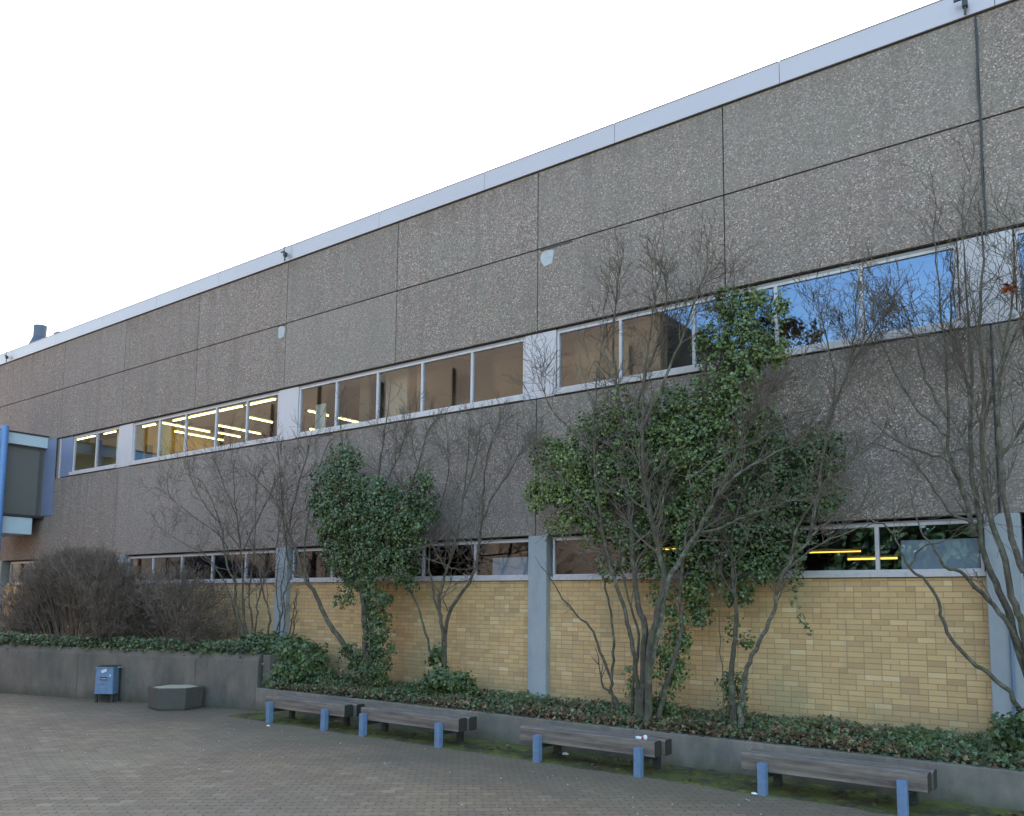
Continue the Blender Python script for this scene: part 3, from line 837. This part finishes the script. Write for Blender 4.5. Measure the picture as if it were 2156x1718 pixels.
def smooth_pts(ps, k=4):
    out = []
    for i in range(len(ps) - 1):
        p0 = ps[max(i-1, 0)]; p1 = ps[i]; p2 = ps[i+1]; p3 = ps[min(i+2, len(ps)-1)]
        for j in range(k):
            t = j / k
            out.append(.5 * ((2*p1) + (p2-p0)*t + (2*p0-5*p1+4*p2-p3)*t*t + (3*p1-p0-3*p2+p3)*t*t*t))
    out.append(ps[-1]); return out
def limb(tr, tw, rng, path, Y0, Y1, r0, r1, ntw=0, tL=.7, t0=.35, lvl=2, br=3, spread=.85, upw=.05, side=8):
    """path: traced course of a limb; Y0..Y1 its real distance from the facade plane changing along it"""
    n = len(path)
    ps = [at(x, y, Y0 + (Y1 - Y0) * i / (n - 1)) for i, (x, y) in enumerate(path)]
    if ps[0].z < .98 or (ps[0].x < -16 and ps[0].z < 1.5): ps.insert(0, ps[0] + Vector((0, 0, -.3)))
    sp = smooth_pts(ps)
    m_ = len(sp) - 1
    for i in range(1, m_): sp[i] = sp[i] + rdir(rng) * (.018)
    rad = [r0 + (r1 - r0) * i / m_ for i in range(m_ + 1)]
    tr.tube(sp, rad, side)
    for _ in range(int(ntw * .62)):
        t = t0 + (1 - t0) * rng.random() ** .8
        i = min(m_ - 1, int(t * m_))
        d0 = (sp[i+1] - sp[i]).normalized()
        d = (d0 + rdir(rng) * .8 + Vector((0, 0, .15))).normalized()
        grow(tw, rng, sp[i], d, tL * rng.uniform(.6, 1.25), max(.004, rad[i] * .45), lvl, spread, upw, br)
    grow(tw, rng, sp[-1], (sp[-1] - sp[-2]).normalized(), tL, max(.004, r1), lvl, spread, upw, br)

def tree(name, label, cat, base, group=None):
    p = gr(*base, .62); return thing(name, label, cat, (p.x, min(13.2, max(12.3, p.y)), .6), group)

# --- bare multi-stem shrub beside the second pillar
rng = random.Random(11)
t1 = thing('bare_shrub', 'tall bare many stemmed shrub in front of the pillar above the high wall', 'shrub', (-18.2, 12.7, 1.2))
tr, tw = MB(), MB()
Yb = 12.75
for path, r0, nt_ in (
    ([(507,1350),(495,1293),(484,1253),(471,1222),(445,1188),(427,1170)], .022, 8),
    ([(518,1350),(505,1306),(495,1266),(495,1227),(482,1201),(471,1149),(466,1110),(445,1052),(424,1013),(377,994)], .045, 26),
    ([(521,1350),(513,1293),(510,1240),(508,1162),(497,1083),(492,1005),(495,966)], .04, 26),
    ([(529,1350),(531,1306),(524,1261),(531,1201),(537,1136),(539,1057),(545,980)], .03, 24),
    ([(534,1347),(542,1298),(542,1272),(558,1214),(576,1175),(590,1100),(585,1020)], .025, 20),
    ([(563,1350),(568,1306),(565,1282),(550,1235),(545,1188),(531,1149),(510,1096),(480,1040)], .032, 22),
    ([(578,1350),(594,1287),(592,1240),(599,1188),(605,1110)], .024, 14),
    ([(471,1222),(430,1165),(411,1157),(367,1133),(335,1110)], .016, 12),
    ([(482,1180),(469,1136),(411,1089),(367,1057),(354,1031)], .02, 18),
    ([(466,1110),(430,1060),(400,1000),(395,955)], .016, 14),
    ([(510,1160),(540,1100),(570,1040),(600,980)], .018, 18),
    ([(497,1083),(470,1020),(450,960)], .015, 12)):
    limb(tr, tw, rng, path, Yb, Yb + rng.uniform(-.5, .25), r0, .006, nt_, .75, .35)
tr.build('stems', M['bark'], t1); tw.build('twigs', M['twig'], t1)

# --- cut stems beside the pillar
rng = random.Random(12)
t2 = thing('cut_shrub', 'small cut back shrub with stubby stems right beside the pillar base', 'shrub', (-16.6, 12.9, 1.2))
tr = MB(); tw = tr
for path in ([(604,1358),(612,1320),(618,1290),(623,1258)], [(612,1358),(620,1310),(624,1272)], [(592,1358),(600,1300),(596,1260),(606,1228)], [(583,1350),(590,1300),(582,1255),(585,1190)]):
    limb(tr, tw, rng, path, 12.95, 12.8, .02, .011, 5, .22, .5, 1, 3)
tr.build('stems', M['bark'], t2)

# --- domed twiggy shrub and its smaller neighbour
def dome(cx, cy, rx, ry, Y, nst, seed, name, label, fan, lv=2, br=5, minr=.4, ntw=6, shell=0):
    rng = random.Random(seed)
    c = at(cx, cy, Y)
    t_ = thing(name, label, 'shrub', (c.x, Y, 1.2))
    st, tw = MB(), MB()
    top = at(cx, cy - ry, Y); sd_ = at(cx + rx, cy, Y)
    Rz = (top - c).length; Rx_ = (sd_ - c).length
    for i in range(nst):
        a = rng.uniform(-1, 1); f = rng.uniform(-1, .8)
        p0 = Vector((c.x + a*Rx_*fan, Y + f*.5*fan, 1.15))
        q = minr + (1.03 - minr) * rng.random() ** .45
        th = a * 1.5
        tip = Vector((c.x + math.sin(th)*Rx_*q, min(13.2, Y + f*1.0*q), 1.2 + max(.10, math.cos(th) * (1 - .25*f*f))*Rz*q*.97))
        mid = p0.lerp(tip, .5) + Vector((0, 0, .10)) + rdir(rng)*.05
        ps = smooth_pts([p0, mid, tip], 4)
        st.tube(ps, [.011 - .008*k/(len(ps)-1) for k in range(len(ps))], 4)
        for _ in range(ntw):
            k = rng.randint(3, len(ps) - 1)
            d = ((ps[k] - ps[k-1]).normalized() + rdir(rng)*.8).normalized()
            grow(tw, rng, ps[k], d, rng.uniform(.14, .34), .004, lv, .8, .05, br)
    for _ in range(shell):
        a = rng.uniform(-1.45, 1.45); f = rng.uniform(-1, .8); q = rng.uniform(.55, .98)
        dd = Vector((math.sin(a), f*.5, max(.05, math.cos(a)))).normalized()
        p = Vector((c.x + math.sin(a)*Rx_*q, min(13.1, Y + f*1.1*q), 1.2 + math.cos(a)*(1 - .2*f*f)*Rz*q))
        grow(tw, rng, p, (dd + Vector((0, 0, .5)) + rdir(rng)*.5).normalized(), rng.uniform(.15, .32), .004, 1, .8, .05, 6)
    st.build('stems', M['shrubtwig'], t_); tw.build('twigs', M['shrubtwig'], t_)
dome(163, 1338, 128, 192, 11.6, 380, 21, 'domed_shrub', 'dense dome shaped leafless twiggy shrub above the waste bin', .7, 1, 6, .35, 8, 6000)
dome(370, 1340, 88, 168, 12.3, 110, 22, 'fan_shrub', 'smaller fan shaped leafless shrub right of the dense domed one', .2, 1, 6, .45, 10, 700)

# --- ivy covered small tree
rng = random.Random(31)
t3 = tree('ivy_tree', 'small ivy covered tree with a leafless left limb, above the leftmost bench', 'tree', (768, 1422), None)
tr, tw, iv = MB(), MB(), MB()
Y = 12.7
for path, r0, r1, nt_, Y1 in (
    ([(770,1425),(771,1350),(766,1290),(760,1240),(745,1190),(735,1100),(725,1000),(720,930),(716,880)], .085, .01, 26, 12.5),
    ([(780,1425),(782,1330),(775,1250),(778,1180),(785,1100),(797,1000),(808,920),(818,860)], .07, .01, 26, 12.9),
    ([(772,1260),(790,1195),(818,1150),(822,1110),(850,1060),(880,980),(900,910)], .05, .01, 22, 12.2),
    ([(815,1160),(860,1157),(905,1147),(950,1122)], .022, .008, 10, 12.0),
    ([(850,1155),(900,1175),(950,1195),(985,1200)], .014, .006, 10, 12.0),
    ([(752,1410),(718,1345),(690,1310),(665,1250),(640,1215),(625,1165),(608,1120),(590,1075),(560,1030),(530,1000)], .062, .012, 20, 12.5),
    ([(643,1218),(615,1203),(603,1160),(597,1090),(590,1010),(585,940)], .03, .008, 24, 12.8),
    ([(650,1230),(640,1160),(650,1090),(665,1020),(680,960)], .02, .008, 14, 12.6),
    ([(608,1120),(620,1050),(640,980),(655,920)], .022, .007, 22, 12.7),
    ([(780,1100),(810,1020),(840,960),(860,890)], .025, .007, 20, 12.5)):
    limb(tr, tw, rng, path, Y, Y1, r0, r1, nt_, .62, .45)
tr.build('trunk', M['bark'], t3); tw.build('twigs', M['twig'], t3)
for a in ((715,1015,62,58,1),(700,1080,48,60,1),(765,1080,75,75,1),(770,1160,85,55,1),(840,1115,62,60,1),(882,1032,38,48,.9),(872,1080,45,55,.9),
          (755,1215,55,35,1),(835,1190,48,40,.9),(720,962,40,30,.8),(795,1270,28,45,1),(795,1330,26,50,1),(798,1385,30,45,1),(738,1378,28,28,.9),(770,1420,55,22,1),(710,1150,40,50,.9),(800,1050,40,60,.9),(830,1080,50,50,.9),(680,1050,30,50,.8),(718,1262,28,12,.8),(850,1230,30,18,.8)):
    ivyblob(iv, a[0], a[1], a[2], a[3], 12.6, rng, a[4], .7)
iv.build('ivy', M['ivyd'], t3)

# --- thin forked bare tree
rng = random.Random(41)
t4 = tree('bare_tree', 'thin bare forked tree with a small ivy mound at its foot, behind the second bench', 'tree', (938, 1420), None)
tr, tw, iv = MB(), MB(), MB()
for path, r0, r1, nt_ in (
    ([(940,1440),(934,1400),(932,1340),(925,1290),(928,1240),(945,1190),(960,1130),(975,1050),(985,960),(990,890)], .05, .008, 30),
    ([(938,1420),(936,1340),(950,1280),(985,1230),(1005,1180),(1015,1100),(1018,1030),(1025,960),(1050,890)], .045, .008, 34),
    ([(925,1425),(915,1400),(895,1330),(880,1280),(862,1235),(850,1200)], .032, .015, 8),
    ([(930,1300),(915,1260),(905,1200),(905,1150),(930,1060),(945,980),(940,910)], .024, .007, 30),
    ([(1015,1100),(1040,1040),(1075,990),(1100,940)], .018, .006, 18),
    ([(930,1345),(945,1300),(935,1265),(915,1230)], .014, .006, 6),
    ([(960,1130),(930,1080),(900,1030),(870,950),(865,880)], .02, .006, 22),
    ([(975,1050),(1000,980),(1010,920)], .015, .006, 16)):
    limb(tr, tw, rng, path, 12.85, 12.85 + rng.uniform(-.5, .2), r0, r1, nt_, .62, .4)
tr.build('trunk', M['bark'], t4); tw.build('twigs', M['twiggrey'], t4)
for a in ((938,1430,42,26,1.2),(975,1445,30,16,1),(905,1445,30,14,1),(1372-455,1385,16,18,.8)): ivyblob(iv, a[0], a[1], a[2], a[3], 12.75, rng, a[4], .8, .075, True)
iv.build('ivy', M['ivyd'], t4)

# --- slim stem left of the big tree
rng = random.Random(45)
t5 = tree('bare_sapling', 'slim leaning bare sapling forking beside the central pillar', 'tree', (1298, 1485), None)
tr = MB(); tw = tr
for path, r0, r1, nt_ in (
    ([(1300,1485),(1287,1455),(1290,1420),(1292,1360),(1288,1310),(1279,1260),(1268,1215),(1240,1185),(1200,1150),(1170,1120)], .032, .009, 8),
    ([(1289,1438),(1268,1385),(1250,1330),(1215,1295),(1185,1260),(1168,1232)], .026, .012, 3),
    ([(1290,1470),(1278,1452),(1270,1446)], .028, .018, 0),
    ([(1268,1215),(1275,1160),(1262,1100)], .014, .007, 6)):
    limb(tr, tw, rng, path, 12.75, 12.7, r0, r1, nt_, .45, .5, 1, 4)
tr.build('trunk', M['bark'], t5)

# --- big ivy tree
rng = random.Random(51)
t6 = tree('ivy_tree', 'largest ivy covered tree with many stems, rising past the upper windows', 'tree', (1352, 1495), None)
tr, tp, tw, iv, iy = MB(), MB(), MB(), MB(), MB()
for path, r0, r1, nt_, Y0, Y1 in (
    ([(1342,1500),(1340,1420),(1330,1350),(1318,1300),(1300,1240),(1280,1180),(1265,1100),(1255,1000),(1250,900),(1260,780),(1272,690)], .05, .008, 50, 12.6, 12.6),
    ([(1352,1500),(1354,1400),(1358,1320),(1340,1260),(1330,1150),(1325,1060),(1310,960),(1300,840),(1292,720),(1300,620),(1308,550)], .075, .008, 60, 12.6, 12.9),
    ([(1365,1500),(1366,1380),(1385,1290),(1400,1220),(1385,1150),(1370,1080),(1358,1000),(1352,900),(1357,780),(1375,660),(1392,560)], .07, .008, 60, 12.5, 12.3),
    ([(1330,1500),(1335,1420),(1345,1340),(1322,1260),(1305,1180)], .035, .014, 4, 12.7, 12.8),
    ([(1310,960),(1340,860),(1370,760),(1400,660),(1405,580)], .03, .007, 34, 12.8, 12.7),
    ([(1352,900),(1400,800),(1440,700),(1470,620),(1490,560)], .03, .007, 34, 12.3, 12.6),
    ([(1390,1490),(1415,1400),(1435,1320),(1430,1240),(1450,1100),(1480,950),(1510,800),(1530,700),(1545,600)], .05, .01, 40, 12.7, 13.0),
    ([(1250,950),(1200,900),(1160,860),(1135,800)], .022, .007, 26, 12.6, 12.7),
    ([(1265,1100),(1215,1040),(1170,1000),(1130,950)], .02, .006, 18, 12.5, 12.5)):
    limb(tr, tw, rng, path, Y0 - .12, Y1 - .25, r0, r1, int(nt_ * 1.05), .68, .4)
for path, r0, r1, nt_, Y0, Y1 in (
    ([(1368,1420),(1393,1290),(1410,1220),(1445,1160),(1480,1100),(1500,1060),(1530,1020),(1570,990),(1620,960),(1680,930)], .05, .014, 24, 12.45, 11.7),
    ([(1470,1120),(1520,1110),(1570,1088),(1640,1062),(1700,1050)], .026, .008, 18, 12.2, 11.6),
    ([(1500,1060),(1540,985),(1575,900),(1600,850),(1645,800)], .035, .01, 26, 12.1, 11.8),
    ([(1330,1150),(1375,1110),(1400,1040)], .02, .01, 8, 12.3, 12.2),
    ([(1445,1010),(1520,960),(1590,930),(1660,880)], .02, .007, 18, 12.2, 11.7)):
    limb(tp, tw, rng, path, Y0, Y1, r0, r1, int(nt_ * 1.7), .55, .3)
tr.build('trunk', M['bark'], t6); tp.build('limb', M['barkpale'], t6); tw.build('twigs', M['twiggrey'], t6)
for a in ((1480,920,60,60,1),(1540,960,60,50,1),(1330,960,70,60,.9),(1250,1060,60,50,.8),(1270,905,60,55,.8),(1290,985,75,70,.8),(1225,975,55,50,.8),(1380,960,90,80,.9),(1470,860,78,65,1),(1480,975,85,75,1),(1400,1060,85,65,.9),(1560,880,75,65,1),(1530,800,75,75,1.1),
          (1500,720,45,55,1.1),(1580,735,60,65,1.1),(1525,640,38,35,1.1),(1565,665,50,45,1.1),(1330,1125,60,50,.7),(1290,1190,36,36,.7),(1375,1180,50,45,.8),(1400,855,50,50,.7),(1450,1080,60,50,.9),
          (1408,1395,38,80,1),(1432,1325,30,42,1),(1398,1262,26,42,.9),(1340,900,60,60,.7),(1340,1040,60,60,.8),(1420,930,60,60,.8),(1430,1150,45,45,.8),(1372,1480,52,22,1.1),(1460,1240,30,28,.8),(1330,1440,14,50,.6)):
    ivyblob(iv, a[0], a[1], a[2], a[3], 12.75, rng, a[4], .6)
for a in ((1150,960,42,42,1.1),(1135,1040,38,42,1.1),(1195,1035,55,45,.9),(1640,648,24,42,1.1),(1642,735,22,48,1),(1590,625,40,22,1),(1190,1100,55,30,.7),(1250,1110,50,40,.6),(1300,860,40,45,.5),(1230,900,45,40,.7),(1180,985,60,55,1),(1240,1050,50,50,.8)):
    ivyblob(iy, a[0], a[1], a[2], a[3], 12.7, rng, a[4], .6)
iv.build('ivy', M['ivy'], t6); iy.build('ivy', M['ivyy'], t6)

# --- second ivy tree to the right
rng = random.Random(61)
t7 = tree('ivy_tree', 'ivy covered tree with a bare right limb, in front of the buff brick bay', 'tree', (1545, 1500), None)
tr, tp, tw, iv = MB(), MB(), MB(), MB()
for path, r0, r1, nt_, Y0, Y1 in (
    ([(1545,1505),(1540,1440),(1545,1380),(1550,1310),(1546,1240),(1540,1160),(1560,1050),(1600,960)], .06, .012, 20, 12.75, 12.7),
    ([(1525,1500),(1519,1400),(1513,1300),(1520,1220)], .012, .006, 3, 12.6, 12.6),
    ([(1700,1140),(1720,1050),(1730,990),(1748,880),(1785,780),(1800,700),(1805,620)], .03, .007, 44, 12.6, 12.8),
    ([(1745,890),(1760,800),(1740,720),(1725,650)], .02, .006, 26, 12.6, 12.9),
    ([(1785,780),(1830,710),(1870,650)], .016, .006, 18, 12.6, 12.5)):
    limb(tr, tw, rng, path, Y0, Y1, r0, r1, nt_, .6, .4)
for path, r0, r1, nt_, Y0, Y1 in (
    ([(1560,1490),(1567,1440),(1577,1395),(1605,1340),(1630,1280),(1640,1230),(1665,1180),(1700,1140),(1740,1100),(1795,1080)], .045, .012, 12, 12.6, 12.0),
    ([(1640,1232),(1668,1190),(1720,1150),(1775,1125),(1830,1105)], .02, .007, 10, 12.4, 12.0),
    ([(1665,1180),(1680,1110),(1710,1060),(1760,1000),(1820,950)], .02, .007, 20, 12.3, 12.0)):
    limb(tp, tw, rng, path, Y0, Y1, r0, r1, nt_, .5, .5)
tr.build('trunk', M['bark'], t7); tp.build('limb', M['barkpale'], t7); tw.build('twigs', M['twiggrey'], t7)
for a in ((1620,920,60,50,1),(1750,985,40,45,1),(1740,1050,36,40,.9),(1640,1190,50,36,.9),(1610,1115,60,50,1),(1470,1290,34,34,1),(1700,960,66,55,1.1),(1728,922,45,32,1),(1640,985,66,55,1.1),(1600,1050,85,65,1.1),(1560,1115,85,65,1.1),(1680,1045,66,55,1.1),(1505,1170,55,55,1.1),(1582,1190,75,45,1.1),(1655,1130,52,55,1),
          (1545,1245,45,32,1),(1468,1235,40,50,1),(1545,1450,30,42,1),(1545,1492,30,18,1.1),(1545,1330,16,26,.6),(1575,1350,14,12,.5),(1672,1215,14,26,.7)):
    ivyblob(iv, a[0], a[1], a[2], a[3], 12.9, rng, a[4], .55)
for (x, y) in [(1668,1240),(1672,1255),(1668,1270),(1680,1280),(1686,1295),(1690,1305),(1695,1315),(1700,1325),(1704,1332)]:
    for _ in range(4): leaf(iv, at(x + rng.uniform(-6, 6), y + rng.uniform(-6, 6), 12.8), (Vector((0, -1, .2)) + rdir(rng)*.5).normalized(), .05, rng, True)
iv.build('ivy', M['ivyd'], t7)

# --- bare tree at the right edge
rng = random.Random(71)
pj = gr(2150, 1510, .62)
t8 = thing('bare_tree', 'tall bare many stemmed tree at the right edge in front of the last pillar', 'tree', (pj.x, 12.7, .6))
tr, tw, iv = MB(), MB(), MB()
for path, r0, r1, nt_, Y0, Y1 in (
    ([(2150,1500),(2138,1480),(2120,1450),(2070,1410),(2020,1370),(1990,1320),(1975,1270),(1950,1222),(1912,1197),(1893,1150),(1870,1112),(1830,1092)], .034, .01, 6, 12.7, 12.4),
    ([(1914,1198),(1935,1157),(1968,1145)], .014, .008, 3, 12.45, 12.4),
    ([(2180,1480),(2160,1400),(2130,1320),(2079,1263),(2031,1212),(1991,1192),(1971,1161),(1940,1120)], .04, .012, 6, 12.8, 12.5),
    ([(2190,1500),(2156,1400),(2132,1324),(2106,1245),(2070,1166),(2057,1068),(2044,962),(2046,852),(2044,786),(2035,640),(2030,520)], .055, .01, 60, 12.8, 12.9),
    ([(2200,1500),(2156,1329),(2137,1276),(2115,1183),(2084,1073),(2066,940),(2073,830),(2060,700),(2070,580),(2065,450)], .052, .01, 60, 12.7, 12.6),
    ([(2054,1130),(2040,1080),(2026,1033),(2004,976),(1995,918),(1995,786),(1985,700),(1975,580),(1965,480)], .034, .008, 54, 12.8, 12.9),
    ([(2156,1205),(2123,1104),(2106,971),(2101,874),(2110,760),(2130,650),(2135,560)], .04, .008, 50, 12.6, 12.5),
    ([(2030,1045),(2004,976),(1951,954),(1907,936),(1850,900),(1820,850)], .022, .007, 24, 12.8, 12.5),
    ([(2044,1100),(2000,1077),(1960,1020),(1925,971),(1872,945),(1830,930)], .02, .007, 22, 12.7, 12.5),
    ([(1995,880),(1950,800),(1930,720),(1900,640)], .022, .007, 40, 12.8, 12.9),
    ([(1995,918),(1940,870),(1890,800),(1860,730)], .02, .007, 34, 12.8, 12.7),
    ([(2070,900),(2100,800),(2140,700),(2180,600)], .025, .008, 40, 12.7, 12.6),
    ([(2106,971),(2150,900),(2200,840)], .025, .008, 24, 12.6, 12.5),
    ([(2044,820),(2010,740),(2000,640),(2010,560)], .022, .007, 34, 12.9, 13.0),
    ([(2280,1480),(2230,1200),(2190,1000),(2170,850),(2160,700),(2170,560)], .05, .01, 50, 12.6, 12.7)):
    limb(tr, tw, rng, path, Y0, Y1, r0, r1, int(nt_ * .48), .80, .35, 2, 3, .8)
tr.build('trunk', M['bark'], t8); tw.build('twigs', M['twiggrey'], t8)
for a in ((2140,1540,45,42,1.1),(2120,1568,40,25,1)): ivyblob(iv, a[0], a[1], a[2], a[3], 12.5, rng, a[4], .8, .075, True)
iv.build('ivy', M['ivyd'], t8)
lf = MB(); pq = at(2128, 605, 12.3)
for _ in range(9): leaf(lf, pq + rdir(rng)*.07, rdir(rng), .1, rng, True)
lf.build('withered_leaf', M['rust'], t8)

# --- ivy ground cover (nobody could count the leaves)
rng = random.Random(81)
gi, gd = MB(), MB()
for _ in range(30000):
    x = rng.uniform(-15.6, 2.5); u = rng.random(); y = 11.97 + 1.55 * u
    hh = noise.noise(Vector((x * 1.1, y * 1.6, 4))); h2 = noise.noise(Vector((x * .5, 7, 2)))
    if rng.random() > .75 + hh: 
        if u > .2: continue
    z = bedz(x, max(y, 12.05)) + rng.uniform(.0, .13) + .10 * max(0, hh) + .03
    deadp = .24 + .9 * noise.noise(Vector((x * .45 + 3, 1, 5))) + (.36 if u < .26 else 0)
    if x > -3: deadp -= .3
    nr = (Vector((0, -.45, .8)) + rdir(rng) * .7).normalized()
    if u < .1 and rng.random() < .5: z -= rng.uniform(.02, .14); y -= .05
    leaf(gd if rng.random() < deadp else gi, Vector((x, y, z)), nr, rng.uniform(.035, .075), rng, True)
# spilling along the top of the high wall and the mound at its end
def spill(t0_, t1_, cnt, hgt):
    for _ in range(cnt):
        s_ = rng.uniform(t0_, t1_); d_ = rng.uniform(-.04, .75)
        P = A0 + dv * s_ + nv * d_
        hq_ = HWZ + rng.uniform(-.02, hgt) * (1 if d_ > .1 else .6) + .08 * noise.noise(Vector((s_ * 1.5, 2, 0)))
        if d_ < .03 and rng.random() < .3: hq_ -= rng.uniform(0, .10)
        leaf(gi if rng.random() < .86 else gd, Vector((P.x, P.y, hq_)), (Vector((0, -.6, .7)) + rdir(rng)*.6).normalized(), rng.uniform(.05, .1), rng, True)
spill(0, 14, 7500, .26)
tag(gi.build('ivy_ground_cover', M['ivyd']), kind='stuff'); tag(gd.build('dead_leaf_cover', M['dead']), kind='stuff')
mo = MB()
for a in ((600,1372,55,32,12.6),(590,1410,45,32,12.4),(635,1405,40,35,12.8),(560,1440,30,20,12.2),(660,1435,30,18,12.9),(540,1355,45,16,12.5),(625,1375,48,30,12.9),(575,1360,45,22,12.4),(546,1405,22,38,12.25),(645,1385,34,34,12.8),(675,1428,30,20,12.8)): ivyblob(mo, a[0], a[1], a[2], a[3], a[4], rng, 1.5, .8, .08, True)
mt_ = thing('ivy_mound', 'dark ivy mound tumbling over the corner where high and low walls meet', 'ivy', (-15.7, 12.4, .5))
mo.build('leaves', M['ivyd'], mt_)

# --- fallen leaves on the moss, specks on the paving
fl = MB()
for _ in range(420):
    x = rng.uniform(-14, 2); 
    if noise.noise(Vector((x*1.3, 0, 9))) < -.05 and rng.random() < .75: continue
    y = rng.uniform(11.0, 11.88)
    leaf(fl, Vector((x, y, .05 + rng.uniform(0, .02))), (Vector((0, 0, 1)) + rdir(rng)*.35).normalized(), rng.uniform(.04, .09), rng, True)
for _ in range(60):
    P = A0 + dv * rng.uniform(0, 9) - nv * rng.uniform(.03, .35)
    leaf(fl, Vector((P.x, P.y, .02)), (Vector((0, 0, 1)) + rdir(rng)*.3).normalized(), rng.uniform(.03, .06), rng, True)
tag(fl.build('fallen_leaves', M['dead']), kind='stuff')
sp = MB()
for _ in range(110):
    x = rng.uniform(-16, 0); y = rng.uniform(6.5, 10.8)
    a = rng.uniform(.005, .013); z = .003
    sp.cyl((x, y), a, a*.6, z, z + .004, 6)
tag(sp.build('paving_specks', M['paper']), kind='stuff')

# --- litter
def scrap(px, py, z, label, seed, s=.07, mats=('paper',)):
    r = random.Random(seed); p = gr(px, py, z); o = MB()
    n = 9; rings = []
    for k, (q, h) in enumerate(((1, 0), (.9, .35), (.5, .62), (.12, .7))):
        rings.append([(p.x + s*q*math.cos(6.283*i/n)*r.uniform(.7, 1.1), p.y + s*.6*q*math.sin(6.283*i/n)*r.uniform(.7, 1.1), z + .004 + s*h*r.uniform(.4, .8)) for i in range(n)])
    o.rings(rings)
    return tag(o.build('paper_scrap', M[mats[0]], origin=(p.x, p.y, z)), label, 'litter', None)
scrap(1005, 2250*.5615 + 1000*.2656 - .0, 0, 'small crumpled white paper left in front of the first bench post', 1, .04) if False else None
scrap(1006*.5615 + 0, 2723*.5615, 0, 'crumpled white paper on the pavers below the leftmost bench', 2, .05)
scrap(1190, 1589, .03, 'white crumpled tissue on the moss under the wrapper bench', 3, .07)
scrap(1176, 1590, .03, 'black crumpled scrap beside the white tissue under the bench', 4, .05, ('black',))
scrap(1588, 1672, .02, 'pale paper scrap at the foot of the rightmost bench left post', 5, .045)
pk = at(1355, 1553, 11.2)
wr = thing('snack_wrapper', 'small white and red wrapper lying on top of a bench', 'wrapper', (pk.x, 11.15, .5))
MB().box((pk.x - .09, 11.12, .502), (pk.x + .01, 11.17, .535)).build('carton', M['paper'], wr, bevel=.005)
MB().box((pk.x + .012, 11.11, .502), (pk.x + .03, 11.17, .54)).build('red_band', M['red'], wr, bevel=.004)
cr = MB(); cr.rings([[(pk.x + .06 + .032*q*math.cos(6.283*i/7), 11.14 + .03*q*math.sin(6.283*i/7), .503 + h) for i in range(7)] for q, h in ((.7, 0), (1, .02), (.9, .05), (.4, .062))]); cr.build('crumpled_end', M['paper'], wr)

# --- evergreen trees across the yard, seen only as reflections in the panes
rng = random.Random(91)
def yard_tree(x, y, h, wdt, label):
    t_ = thing('evergreen_tree', label, 'tree', (x, y, 0), 'evergreens across the yard')
    MB().tube([Vector((x, y, 0)), Vector((x + .1, y, h*.3)), Vector((x, y, h*.75))], [.25, .2, .06], 8).build('trunk', M['bark'], t_)
    c = MB()
    for _ in range(2600):
        q = rng.random() ** 1.2; rr_ = wdt * math.sqrt(max(0, 1 - (2*q - 1)**2)) * rng.uniform(.6, 1); a_ = rng.uniform(0, 6.283)
        leaf(c, Vector((x + rr_*math.cos(a_), y + rr_*math.sin(a_), h*.04 + h*.96*q)), rdir(rng), rng.uniform(.45, .85), rng, False)
    c.build('crown', M['ivyd'], t_)
for k_, (x, y, h, wdt) in enumerate(((-19, -17, 9.5, 2.4), (-15, -19, 8.2, 2.8), (-10.5, -18, 7.6, 2.7), (-6, -19, 7.9, 2.9), (-1, -18, 7.2, 2.8), (4, -19, 7.8, 3.0), (9.5, -18, 7.4, 3))):
    yard_tree(x, y, h, wdt, 'rounded evergreen across the yard, %s one counting from the brown block' % ('first', 'second', 'third', 'fourth', 'fifth', 'sixth', 'seventh')[k_])
